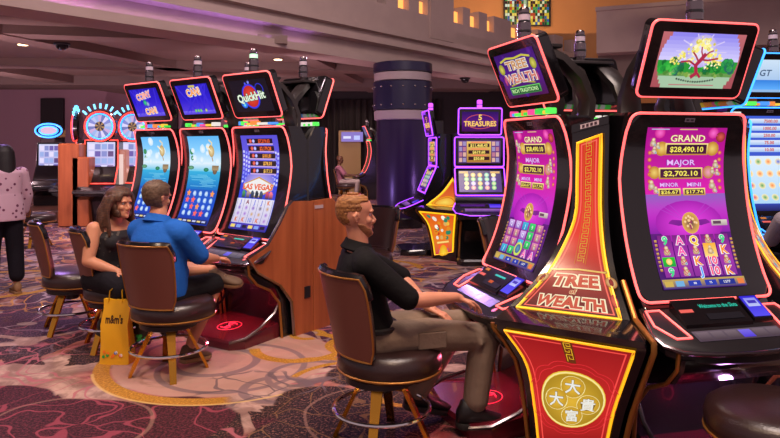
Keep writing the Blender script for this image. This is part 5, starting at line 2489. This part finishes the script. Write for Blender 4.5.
def add_head(mb, HM, nose=1.0, jaw=1.0):
    zs = [.0, .006, .012, .02, .03, .042, .055, .068, .08, .092, .105, .114, .122, .130, .138, .15, .162, .175, .19, .20, .21, .218, .224, .229, .232]
    n = 40
    mb.loft([[head_pt(2 * pi * k / n, z) for k in range(n)] for z in zs], M4=HM)
    P = lambda *a: HM @ Vector(a)
    # nose
    mb.tube([P(.080, 0, .128), P(.092, 0, .110), P(.106 * nose, 0, .090), P(.100, 0, .078), P(.082, 0, .074)], [.007, .0085, .0105, .0105, .007], 10)
    for s in (-1, 1):
        mb.sphere(P(.092, s * .010, .081), .0085, 8, 6)
        # brow
        mb.tube([P(.086, s * .008, .140), P(.087, s * .03, .143), P(.074, s * .052, .138)], [.007, .008, .006], 8)
        # ear
        mb.tube([P(-.008, s * .074, .085), P(-.014, s * .080, .10), P(-.020, s * .084, .122), P(-.010, s * .081, .134), P(.002, s * .076, .124), P(.002, s * .075, .105)], [.007, .008, .008, .007, .006, .006], 8)
        # cheek
        mb.sphere(P(.060, s * .036, .092), .024, 10, 8)
    # lips and chin
    mb.tube([P(.078, -.022, .053), P(.089, 0, .056), P(.078, .022, .053)], [.006, .009, .006], 8)
    mb.sphere(P(.080, 0, .022), .018, 10, 8)


def face_parts(root, HM, lips=True):
    P = lambda *a: HM @ Vector(a)
    for s in (-1, 1):
        mb = MB()
        mb.sphere(P(.0695, s * .030, .1230), .0095, 12, 8)
        mb.sphere(P(.0762, s * .030 + .001, .1230), .0042, 10, 6, mi=1)
        mb.build('eye', ['eyewhite', 'iris'], root)
    if lips:
        mb = MB()
        mb.tube([P(.085, -.018, .053), P(.0945, 0, .0565), P(.085, .018, .053)], [.002, .0045, .002], 8)
        mb.tube([P(.085, -.015, .051), P(.0935, 0, .0495), P(.085, .015, .051)], [.002, .0050, .002], 8)
        mb.build('lips', 'lip', root)


def hair_shell(root, HM, mat, mask, thick, name='hair', seed=1, vox=.005, extra=None, blob=.0095):
    """closed shell: blobs over the skull where mask(theta deg, z) > 0"""
    rnd = random.Random(seed)
    mb = MB()
    for z in [.03 + .0105 * i for i in range(20)]:
        for k in range(44):
            th = 2 * pi * (k + .5 * (int(z * 1000) % 2)) / 44
            d = abs((math.degrees(th) + 180) % 360 - 180)
            if z > .232:
                continue
            m = mask(d, z)
            if m > 0:
                p = head_pt(th, z, thick * m * .35)
                mb.sphere(HM @ p, (blob + thick * m * .5) * rnd.uniform(.85, 1.15), 6, 5)
    if extra:
        extra(mb, HM, rnd)
    return voxel(mb, name, mat, root, vox, 4)


def hand(mb, wrist, d, n, side, L=.17, curl=.35, spread=1.0, r=.0088):
    """d: direction of the hand, n: back-of-hand normal, side: +1 when the thumb lies towards d x n"""
    w = Vector(wrist)
    d = Vector(d).normalized()
    n = Vector(n)
    n = (n - d * n.dot(d)).normalized()
    l = d.cross(n) * side
    pl = L * .50
    # palm: stack of flattened spheres
    for t in (0, .25, .5, .75, 1):
        for s in (-1, -.33, .33, 1):
            c = w + d * (pl * (.10 + .85 * t)) + l * (s * .026 * (.75 + .25 * t)) - n * .002
            mb.sphere(c, .0135, 8, 6)
    for i, (s, fl) in enumerate(((1, .92), (.36, 1.0), (-.32, .95), (-1, .76))):
        base = w + d * (pl * .92) + l * (s * .027 * spread) 
        k = [base - d * .02, base]
        ang = curl * .5
        seg = L * .5 * fl
        p = base
        dd = (d + l * s * .10 * spread).normalized()
        for q, (sl, ca) in enumerate(((.45, .5), (.31, 1.0), (.24, .7))):
            ang += curl * ca
            v = dd * cos(ang) - n * sin(ang)
            p = p + v * seg * sl
            k.append(p)
        mb.tube(k, [r * 1.15, r * 1.08, r, r * .92, r * .75], 8)
        mb.sphere(k[-1], r * .8, 8, 6)
    # thumb
    b = w + d * (pl * .28) + l * .026
    mb.tube([b, b + (d * .5 + l * .8 - n * .2).normalized() * .032, b + (d * .5 + l * .8 - n * .2).normalized() * .032 + (d * .85 + l * .35 - n * .3).normalized() * .030,
             b + (d * .5 + l * .8 - n * .2).normalized() * .032 + (d * .95 + l * .1 - n * .4).normalized() * .052], [.014, .0115, .010, .008], 8)


def shoe(root, ankle, toe, up=(0, 0, 1), mat='shoe_black', sole='sole_dark', L=.27, k=1.0):
    """toe: direction vector from heel to toe; ankle: joint position"""
    f = Vector(toe).normalized()
    u = Vector(up)
    u = (u - f * u.dot(f)).normalized()
    s = f.cross(u)
    A = Vector(ankle)
    F = lambda a, b, c: A + (f * a + s * b + u * c) * kk
    kk = k
    mb = MB()
    secs = []
    for x, w, z0, z1 in ((-.075, .026, -.075, -.01), (-.06, .036, -.085, .03), (-.02, .040, -.085, .035), (.02, .040, -.085, .015), (.06, .042, -.085, -.015), (.11, .047, -.085, -.030), (.15, .045, -.085, -.040), (.18, .032, -.084, -.052), (.192, .016, -.08, -.066)):
        sec = []
        for k in range(12):
            a = 2 * pi * k / 12
            cy = cos(a) * w
            cz = (z0 + z1) / 2 + sin(a) * (z1 - z0) / 2
            sec.append(F(x * L / .27, cy, cz))
        secs.append(sec)
    mb.loft(secs)
    o = mb.build('shoe', mat, root, angle=60)
    mb = MB()
    pts = [(-.075, .022), (-.06, .038), (0, .042), (.06, .044), (.12, .050), (.165, .042), (.192, .018)]
    out = [(x, w) for x, w in pts] + [(x, -w) for x, w in reversed(pts)]
    mb.loft([[F(x * L / .27 * q, w * q, z) for x, w in out] for z, q in ((-.098, .97), (-.094, 1.0), (-.076, 1.0), (-.072, .97))])
    mb.build('sole', sole, o, angle=40)
    mb = MB()
    for i in range(4):
        x = .035 + .022 * i
        z = -.002 - .012 * i
        mb.tube([F(x, -.02, z - .008), F(x, 0, z + .004), F(x, .02, z - .008)], .003, 5)
    mb.build('laces', sole, o)
    return o


def collar(mb, x0, y0, z0, k=1.0):
    secs = []
    for r, dz in ((.057, -.02), (.060, .012), (.067, .018), (.078, -.005), (.098, -.034), (.092, -.044), (.075, -.03)):
        secs.append([(x0 + r * k * cos(a), y0 + r * k * 1.06 * sin(a), z0 + dz - .016 * cos(a) * (1 + (r - .05) * 12)) for a in [2 * pi * i / 28 for i in range(28)]])
    mb.loft(secs, caps=False, ringclose=True)


# ---------------- man in black polo at the TREE OF WEALTH machine
def man_black():
    root = thing('person', 'man with short ginger hair in a black polo and khaki trousers, playing a machine', 'person', (-.03, 3.58, 0), 17)
    TS = [((-.05, 0, .50), .12, .165, 0, 0), ((-.055, 0, .58), .125, .165, 0, 0), ((-.09, 0, .68), .118, .155, 0, 6), ((-.125, 0, .80), .118, .160, 0, 8), ((-.145, 0, .91), .115, .175, 0, 4),
          ((-.145, 0, .99), .095, .175, 0, 0), ((-.15, 0, 1.04), .070, .13, 0, -6), ((-.152, 0, 1.075), .055, .065, 0, -8)]
    HM = head_matrix((-.165, 0, 1.232), -4, 0, 0, 1.02)
    sh = {-1: V(-.145, -.175, .985), 1: V(-.135, .175, .985)}
    el = {-1: V(.075, -.235, .80), 1: V(.15, .21, .84)}
    wr = {-1: V(.345, -.185, .79), 1: V(.27, .04, .69)}
    mb = MB()
    torso(mb, TS, -.014)
    limb(mb, [(-.152, 0, 1.04), (-.150, 0, 1.10), (-.158, 0, 1.16)], [.060, .056, .058])
    add_head(mb, HM)
    for s in (-1, 1):
        limb(mb, [sh[s], el[s], el[s].lerp(wr[s], .35), wr[s]], [.055, .040, .042, .027])
        d = (V(.44, -.16, .755) if s < 0 else V(.34, -.01, .655)) - wr[s]
        limb(mb, [wr[s], wr[s] + d.normalized() * .03], [.027, .024])
        hand(mb, wr[s] + d.normalized() * .015, d, (0.1, 0, 1), -1 if s > 0 else 1, .185, .32, 1.25)
        # thighs under the trousers (root skin only)
        limb(mb, [(-.02, s * .09, .56), (.20, s * .10, .56)], [.07, .06])
    voxel(mb, 'body', 'skin_fair', root, .0055, 2)
    face_parts(root, HM)
    # hair: high fade with longer top
    def mask(d, z):
        if z > .19:
            return .8 if (d > 30 or z > .205) else 0
        if d > 70 and z > .165:
            return .25
        if d > 72 and z > .135:
            return -.5 + .51
        if d > 115 and z > .07:
            return .01
        return 0
    hair_shell(root, HM, 'hair_ginger', mask, .009, vox=.0045, seed=2, blob=.0052)
    def bm(d, z):
        if z < .05 and 8 < d < 88 and z > .0:
            return .10
        if d < 35 and z < .042:
            return .10
        if 60 < d < 82 and z < .12:
            return .04
        return 0
    def beard(mbb, HMm, rnd):
        for i in range(15):
            z = .004 + .005 * i
            for k in range(-40, 41):
                d = abs(k) * 2.4
                lim0 = 0 if z < .036 else 22 + (z - .036) * 1500
                if lim0 <= d < 95 and (z < .05 or d > 55):
                    if z > .05 and d < 60 + (z - .05) * 500:
                        continue
                    mbb.sphere(HMm @ head_pt(radians(k * 2.4), z, -.002), .0062, 5, 4)
        mbb.tube([HMm @ V(.086, -.022, .066), HMm @ V(.097, 0, .069), HMm @ V(.086, .022, .066)], .0042, 6)
    mb = MB()
    beard(mb, HM, None)
    voxel(mb, 'beard', 'stubble', root, .004, 2)
    mb = MB()
    for s in (-1, 1):
        mb.tube([HM @ V(.091, s * .012, .142), HM @ V(.092, s * .03, .146), HM @ V(.078, s * .050, .141)], [.002, .003, .002], 6)
    mb.build('eyebrows', 'stubble', root)
    # polo
    mb = MB()
    torso(mb, TS[:-1], .006)
    for s in (-1, 1):
        a = sh[s]
        b = sh[s].lerp(el[s], .92 if s < 0 else 1.04)
        limb(mb, [V(-.14, s * .10, 1.0), a, b], [.075, .075, .063])
    mb.sphere((-.10, 0, .62), (.125, .168, .08), 16, 10)
    voxel(mb, 'polo_shirt', 'polo_black', root, .009, 3)
    mb = MB()
    collar(mb, -.150, 0, 1.075)
    mb.build('collar', 'polo_black', root)
    # trousers
    mb = MB()
    torso(mb, [((-.06, 0, .475), .12, .16, 0, 0), ((-.055, 0, .54), .145, .185, 0, 0), ((-.075, 0, .63), .130, .172, 0, 0)])
    kn = {-1: V(.575, -.085, .53), 1: V(.50, .13, .56)}
    an = {-1: V(.50, -.10, .19), 1: V(.24, .13, .20)}
    for s in (-1, 1):
        limb(mb, [(-.03, s * .095, .565), (.22, s * .10, .575), kn[s]], [.098, .092, .075])
        limb(mb, [kn[s], kn[s].lerp(an[s], .35) + V(-.012, 0, 0), an[s]], [.078, .080, .072])
        # folds at the knee and cuff
        mb.tube([kn[s] + V(-.10, -.06, .05), kn[s] + V(-.07, -.085, -.01), kn[s] + V(-.085, -.04, -.075)], .014, 6)
        mb.tube([an[s] + V(.055, -.02, .01), an[s] + V(0, -.062, .0), an[s] + V(-.055, -.02, .01)], .012, 6)
    voxel(mb, 'trousers', 'khaki_cotton', root, .009, 3)
    mb = MB()
    mb.box((.13, -.197, .525), (.29, -.180, .615), bev=.006)
    mb.build('cargo_pocket', 'khaki_cotton', root)
    mb = MB()
    ring = [(-.075 + .137 * cos(a), .178 * sin(a), .632) for a in [2 * pi * k / 28 for k in range(28)]]
    mb.tube(ring, .016, 6, True)
    mb.build('belt', 'shoe_black', root)
    shoe(root, an[-1] + V(-.01, 0, -.035), (1, -.05, -.10), k=1.22)
    shoe(root, an[1] + V(.02, 0, -.015), (1, .05, -.25), k=1.15)
    return root


# ---------------- man in blue
def man_blue():
    root = thing('person', 'heavy man seen from behind in a royal blue polo and black shorts, legs crossed', 'person', (-1.645, 4.66, -.03), 62)
    TS = [((-.03, 0, .50), .15, .20, 0, 0), ((-.03, 0, .60), .165, .215, 0, 0), ((-.03, 0, .72), .165, .215, 0, 2), ((-.03, 0, .85), .155, .21, 0, 4), ((-.01, .0, .97), .135, .215, 0, 4),
          ((0.0, .01, 1.05), .105, .19, 0, 0), ((.005, .02, 1.10), .075, .13, 0, 0), ((.01, .03, 1.13), .06, .07, 0, 0)]
    HM = head_matrix((.02, .055, 1.268), -6, 8, 0, 1.0)
    sh = {-1: V(0, -.205, 1.02), 1: V(.0, .215, 1.02)}
    el = {-1: V(.14, -.265, .83), 1: V(.12, .28, .82)}
    wr = {-1: V(.36, -.19, .79), 1: V(.33, .14, .73)}
    mb = MB()
    torso(mb, TS, -.02)
    limb(mb, [(.01, .03, 1.08), (.02, .045, 1.16)], [.066, .062])
    add_head(mb, HM)
    for s in (-1, 1):
        limb(mb, [sh[s], el[s], el[s].lerp(wr[s], .35), wr[s]], [.06, .046, .046, .030])
        d = V(1, .15 * -s, -.1)
        hand(mb, wr[s], d, (0, 0, 1), -1 if s > 0 else 1, .18, .35)
    kn = {-1: V(.42, -.13, .59), 1: V(.36, .20, .66)}
    an = {-1: V(.16, -.12, .17), 1: V(.42, -.10, .69)}
    for s in (-1, 1):
        limb(mb, [(0, s * .1, .58), kn[s]], [.07, .06])
        limb(mb, [kn[s], kn[s].lerp(an[s], .35), an[s]], [.058, .060, .036])
    voxel(mb, 'body', 'skin_pink', root, .0065, 2)
    face_parts(root, HM)
    def mask(d, z):
        if z > .19:
            return .7 if d > 30 or z > .21 else 0
        if d > 62 and z > .145:
            return .7
        if d > 100 and z > .055:
            return .6
        return 0
    hair_shell(root, HM, 'hair_greybrown', mask, .012, vox=.005, seed=4)
    mb = MB()
    torso(mb, TS[:-1], .008)
    for s in (-1, 1):
        limb(mb, [V(0, s * .12, 1.04), sh[s], sh[s].lerp(el[s], .85)], [.085, .088, .070])
    mb.sphere((.04, 0, .72), (.15, .19, .14), 16, 12)
    voxel(mb, 'polo_shirt', 'polo_blue', root, .010, 4)
    mb = MB()
    collar(mb, .014, .036, 1.125, 1.12)
    mb.build('collar', 'polo_blue', root)
    mb = MB()
    torso(mb, [((-.03, 0, .485), .14, .19, 0, 0), ((-.03, 0, .56), .175, .222, 0, 0), ((-.03, 0, .61), .170, .220, 0, 0)])
    for s in (-1, 1):
        limb(mb, [(0, s * .105, .585), kn[s] + V(-.02, 0, 0)], [.108, .086])
    voxel(mb, 'shorts', 'shorts_black', root, .010, 3)
    shoe(root, an[-1] + V(.01, 0, -.01), (1, -.1, -.1), mat='shoe_brown', sole='sole_pale')
    shoe(root, an[1] + V(.0, -.05, -.02), (.30, -1, -.05), (-.35, -.1, .9), mat='shoe_brown', sole='sole_pale')
    return root


# ---------------- seated woman
def print_mat(name, base, dots, scale, thr):
    m = principled(name, base, .8)
    nt = m.node_tree
    tc = nt.nodes.new('ShaderNodeTexCoord')
    v = nt.nodes.new('ShaderNodeTexVoronoi')
    v.inputs['Scale'].default_value = scale
    mr = nt.nodes.new('ShaderNodeMapRange')
    mr.inputs[1].default_value = thr
    mr.inputs[2].default_value = thr + .05
    mr.inputs[3].default_value = 1
    mr.inputs[4].default_value = 0
    mx = nt.nodes.new('ShaderNodeMix')
    mx.data_type = 'RGBA'
    nt.links.new(tc.outputs['Object'], v.inputs['Vector'])
    nt.links.new(v.outputs['Distance'], mr.inputs[0])
    nt.links.new(mr.outputs[0], mx.inputs[0])
    mx.inputs[6].default_value = (*hexc(base), 1)
    mx.inputs[7].default_value = (*hexc(dots), 1)
    nt.links.new(mx.outputs[2], nt.nodes['Principled BSDF'].inputs['Base Color'])
    M[name] = m


print_mat('blouse_print', 'c8a4b4', '6a3050', 16, .22)
print_mat('tank_print', '14121a', '4a4440', 26, .25)


def woman_seated():
    root = thing('person', 'woman with long wavy brown hair in a black tank top, holding yellow bag handles', 'person', (-2.25, 5.20, 0), -33)
    TS = [((-.02, 0, .50), .14, .18, 0, 0), ((-.01, 0, .60), .145, .185, 0, 0), ((.01, 0, .71), .130, .160, 0, 2), ((.04, 0, .82), .135, .155, 0, 4), ((.06, 0, .91), .135, .160, 0, 4),
          ((.065, 0, .98), .09, .155, 0, 0), ((.075, 0, 1.02), .06, .10, 0, 0), ((.085, 0, 1.045), .05, .055, 0, 0)]
    HM = head_matrix((.145, 0, 1.160), 8, 4, 0, .98)
    sh = {-1: V(.06, -.165, .965), 1: V(.06, .165, .965)}
    el = {-1: V(.09, -.235, .73), 1: V(.14, .20, .74)}
    wr = {-1: V(.27, -.10, .645), 1: V(.29, .02, .66)}
    mb = MB()
    torso(mb, TS, -.008)
    limb(mb, [(.085, 0, 1.0), (.115, 0, 1.08)], [.05, .048])
    add_head(mb, HM)
    for s in (-1, 1):
        limb(mb, [sh[s], sh[s].lerp(el[s], .5), el[s], el[s].lerp(wr[s], .35), wr[s]], [.058, .056, .045, .044, .028])
        hand(mb, wr[s], (1, .35 if s < 0 else -.2, -.25), (.2, 0, 1), 1 if s < 0 else -1, .165, .75, 1.0, .008)
    for s in (-1, 1):
        limb(mb, [(0, s * .09, .57), (.35, s * .10, .56)], [.08, .06])
        limb(mb, [(.14, s * .11, .26), (.12, s * .11, .16)], [.045, .035])
    voxel(mb, 'body', 'skin_pink', root, .0065, 2)
    face_parts(root, HM)
    mb = MB()
    torso(mb, TS[:5], .008)
    torso(mb, [((.06, 0, .90), .138, .160, 0, 4), ((.063, 0, .945), .115, .135, 0, 0)], .006)
    mb.sphere((.15, -.065, .86), (.06, .07, .065), 14, 10)
    mb.sphere((.15, .065, .86), (.06, .07, .065), 14, 10)
    for s in (-1, 1):
        mb.tube([(.15, s * .085, .93), (.115, s * .092, .985), (.06, s * .095, 1.012), (-.01, s * .09, .98), (-.03, s * .08, .93)], .016, 8)
    voxel(mb, 'tank_top', 'tank_print', root, .009, 3)
    mb = MB()
    torso(mb, [((-.02, 0, .48), .14, .185, 0, 0), ((-.01, 0, .56), .165, .205, 0, 0), ((0, 0, .63), .155, .195, 0, 0)])
    for s in (-1, 1):
        limb(mb, [(0, s * .10, .57), (.2, s * .115, .57), (.37, s * .12, .525)], [.118, .108, .085])
        limb(mb, [(.37, s * .12, .525), (.28, s * .12, .38), (.15, s * .115, .22)], [.085, .075, .058])
    voxel(mb, 'trousers', 'tank_black', root, .010, 3)
    def mask(d, z):
        if z > .19:
            return 1.0
        if d > 42 and z > .15:
            return 1.0
        if d > 68:
            return 1.0
        return 0
    def locks(mbb, HMm, rnd):
        for k in range(34):
            a = radians(75 + 210 * k / 33)
            r0 = .078
            z0 = rnd.uniform(.13, .19)
            x0, y0 = -.01 + .098 * cos(a), .086 * sin(a)
            pts, rad = [], []
            n = 7
            ln = rnd.uniform(.24, .34)
            ph = rnd.uniform(0, 6)
            for i in range(n + 1):
                t = i / n
                k2 = 1 + .55 * sin(t * pi * .75)
                pts.append(HMm @ V(x0 * k2 + .010 * sin(ph + 7 * t), y0 * k2 + .010 * cos(ph + 6 * t), z0 - ln * t))
                rad.append(.017 * (1 - .55 * t) + .004)
            mbb.tube(pts, rad, 7)
    hair_shell(root, HM, 'hair_brown', mask, .020, vox=.007, seed=6, extra=locks)
    shoe(root, V(.12, -.11, .235), (1, 0, -.1), L=.24)
    shoe(root, V(.12, .11, .235), (1, 0, -.1), L=.24)
    return root


def woman_standing():
    root = thing('person', 'standing woman with dark hair in a pale pink patterned blouse and black trousers', 'person', (-4.22, 7.1, 0), 140)
    TS = [((0, 0, .84), .12, .18, 0, 0), ((0, 0, .95), .14, .19, 0, 0), ((0, 0, 1.08), .125, .165, 0, 0), ((.01, 0, 1.22), .13, .17, 0, 0), ((0, 0, 1.32), .11, .18, 0, 0), ((0, 0, 1.37), .07, .12, 0, 0)]
    HM = head_matrix((.03, 0, 1.50), 10, 4, 0, .98)
    sh = {-1: V(0, -.18, 1.31), 1: V(0, .18, 1.31)}
    el = {-1: V(.03, -.25, 1.06), 1: V(.03, .25, 1.06)}
    wr = {-1: V(.10, -.24, .84), 1: V(.16, .22, .88)}
    mb = MB()
    torso(mb, TS, -.014)
    limb(mb, [(0, 0, 1.33), (.01, 0, 1.43)], [.05, .048])
    add_head(mb, HM)
    for s in (-1, 1):
        limb(mb, [sh[s], el[s], wr[s]], [.05, .04, .026])
        hand(mb, wr[s], (.2, 0, -1), (0, s, 0), -s, .165, .3)
        limb(mb, [(0, s * .09, .86), (.01 + .05 * s, s * .10, .48), (-.02 + .07 * s, s * .10, .09)], [.07, .05, .034])
    voxel(mb, 'body', 'skin_pink', root, .008, 2)
    face_parts(root, HM)
    mb = MB()
    torso(mb, TS, .012)
    torso(mb, [((0, 0, .80), .165, .215, 0, 0), ((0, 0, .95), .155, .205, 0, 0), ((0, 0, 1.08), .14, .18, 0, 0)])
    for s in (-1, 1):
        limb(mb, [sh[s], el[s], el[s].lerp(wr[s], .75)], [.072, .062, .052])
    voxel(mb, 'blouse', 'blouse_print', root, .010, 3)
    mb = MB()
    torso(mb, [((0, 0, .78), .12, .18, 0, 0), ((0, 0, .9), .14, .19, 0, 0)])
    for s in (-1, 1):
        limb(mb, [(0, s * .09, .84), (.01 + .05 * s, s * .10, .48), (-.02 + .07 * s, s * .10, .20)], [.105, .088, .078])
    voxel(mb, 'trousers', 'tank_black', root, .010, 3)
    def mask(d, z):
        return 1.0 if (z > .19 or (d > 45 and z > .15) or d > 70) else 0
    def locks(mbb, HMm, rnd):
        for k in range(26):
            a = radians(80 + 200 * k / 25)
            pts = [HMm @ V(-.01 + .10 * cos(a) * (1 + .25 * t), .088 * sin(a) * (1 + .25 * t), .17 - (.44 + .06 * sin(k * 2.1)) * t) for t in (0, .25, .5, .75, 1)]
            mbb.tube(pts, [.022, .024, .02, .015, .006], 7)
    hair_shell(root, HM, 'hair_black', mask, .018, vox=.009, seed=9, extra=locks)
    for s in (-1, 1):
        shoe(root, V(-.02 + .07 * s, s * .10, .098), (1, .1 * s, 0), mat='sole_pale', sole='sole_pale', L=.24)
    return root


def person_simple(label, loc, rz, shirt, trousers, skin, hair, bald=False):
    """seated background figure reaching towards a machine"""
    root = thing('person', label, 'person', loc, rz)
    TS = [((-.05, 0, .50), .13, .17, 0, 0), ((-.06, 0, .62), .13, .17, 0, 0), ((-.09, 0, .80), .125, .17, 0, 4), ((-.10, 0, .95), .12, .19, 0, 2), ((-.10, 0, 1.03), .08, .16, 0, 0), ((-.10, 0, 1.07), .055, .07, 0, 0)]
    HM = head_matrix((-.07, 0, 1.235), 0, 4, 0, 1)
    mb = MB()
    torso(mb, TS, -.014)
    limb(mb, [(-.10, 0, 1.04), (-.08, 0, 1.16)], [.058, .056])
    add_head(mb, HM)
    for s in (-1, 1):
        limb(mb, [(-.09, s * .18, .98), (.10, s * .23, .76), (.36, s * .17, .76)], [.055, .042, .028])
        hand(mb, (.36, s * .17, .76), (1, -.1 * s, 0), (0, 0, 1), -1 if s > 0 else 1, .18, .35)
        limb(mb, [(0, s * .09, .56), (.2, s * .1, .56)], [.07, .06])
    voxel(mb, 'body', skin, root, .008, 2)
    face_parts(root, HM)
    mb = MB()
    torso(mb, TS[:-1], .008)
    for s in (-1, 1):
        limb(mb, [(-.09, s * .18, .98), (.06, s * .22, .80)], [.078, .066])
    voxel(mb, 'shirt', shirt, root, .011, 3)
    mb = MB()
    torso(mb, [((-.06, 0, .48), .12, .16, 0, 0), ((-.055, 0, .60), .14, .18, 0, 0)])
    for s in (-1, 1):
        limb(mb, [(-.02, s * .1, .57), (.45, s * .12, .57), (.40, s * .12, .14)], [.10, .078, .058])
    voxel(mb, 'trousers', trousers, root, .011, 3)
    if not bald:
        hair_shell(root, HM, hair, lambda d, z: 1.0 if (z > .19 or (d > 60 and z > .14) or (d > 100 and z > .06)) else 0, .012, vox=.007, seed=5)
    for s in (-1, 1):
        shoe(root, V(.42, s * .12, .098), (1, 0, 0))
    return root


man_black()
man_blue()
woman_seated()
woman_standing()
person_simple('distant man in a mauve shirt and pale trousers seated by a dark machine', (-1.42, 19.35, 0), 0, 'mauve_cotton', 'pale_trousers', 'skin_dark', 'hair_black', True)
person_simple('seated person in a light grey shirt, cut off by the frame beyond the machines', (3.52, 5.55, 0), 80, 'grey_cotton', 'shorts_black', 'skin_fair', 'hair_brown')
dup(c0, (3.50, 5.50, 0), 175, 'dark chair under the person in the light grey shirt')

# ---------------- shopping bags
M['bag_yellow'] = principled('yellow_bag_plastic', 'e0a818', .35, bump=.2, bscale=12)
M['bag_black'] = principled('black_bag_plastic', '1a1512', .35, bump=.2, bscale=14)
def tote(label, loc, rz, w, d, h, mat, text, tcol, extra, top):
    root = thing('shopping_bag', label, 'bag', loc, rz)
    mb = MB()
    secs = []
    for t in (0, .03, .3, .6, .85, 1.0):
        ww = w * (1.05 - .12 * t) / 2
        dd = d * (1 - .65 * t ** 1.5) / 2
        dx = .006 * sin(t * 9)
        secs.append([(x * ww + dx, y * dd + dx, t * h) for x, y in ((-1, -.8), (-.6, -1), (0, -1.04), (.6, -1), (1, -.8), (1.02, 0), (1, .8), (.6, 1), (0, 1.04), (-.6, 1), (-1, .8), (-1.02, 0))])
    mb.loft(secs)
    mb.build('bag_body', mat, root, angle=50)
    mb = MB()
    f = lambda x, y: Vector((x, -(d / 2) * (1 - .65 * (1 - y / h) ** 1.5) * 1.04 - .002, h - y))
    cv = Canvas(mb, f, 1, eps=.001, step=.3)
    cv.text(0, h * .30, .085, text, tcol, w=w * .62, bold=.03)
    mb.build('lettering', 'print', root, smooth='keep')
    mb = MB()
    cv = Canvas(mb, f, 1, eps=.001, step=.3)
    rnd = random.Random(3)
    for k in range(10):
        cv.disc(rnd.uniform(-.36, .36) * w, h * rnd.uniform(.80, .90), .012, rnd.choice(extra), n=9)
    o = mb.build('coloured_motif', 'print', root, smooth='keep')
    for s in (-1, 1):
        mb = MB()
        p = [(-w * .25, s * d * .17, h - .02), (-w * .22, s * d * .15, h + .06), (top[0] - .02, top[1], top[2] - .03), (top[0], top[1], top[2]), (top[0] + .02, top[1], top[2] - .03), (w * .22, s * d * .15, h + .06), (w * .25, s * d * .17, h - .02)]
        mb.tube(p, .010, 6, flat=.35)
        mb.build('handle', mat, root)
    return root


tote("tall yellow m&m's shopping bag on the carpet below the seated woman's hands", (-2.03, 4.84, 0), -6, .215, .13, .47, 'bag_yellow', "m&m's", '3a1a10', ['e03020', '2060c0', '30a040', 'f08020', 'f0f0e8'], (.03, .08, .63))
tote('small black and green shopping bag leaning beside the tall yellow bag', (-1.88, 4.95, .10), 5, .10, .07, .36, 'bag_black', 'm', 'd8d0c0', ['30a040', '208838', '40b048'], (-.05, .0, .50))
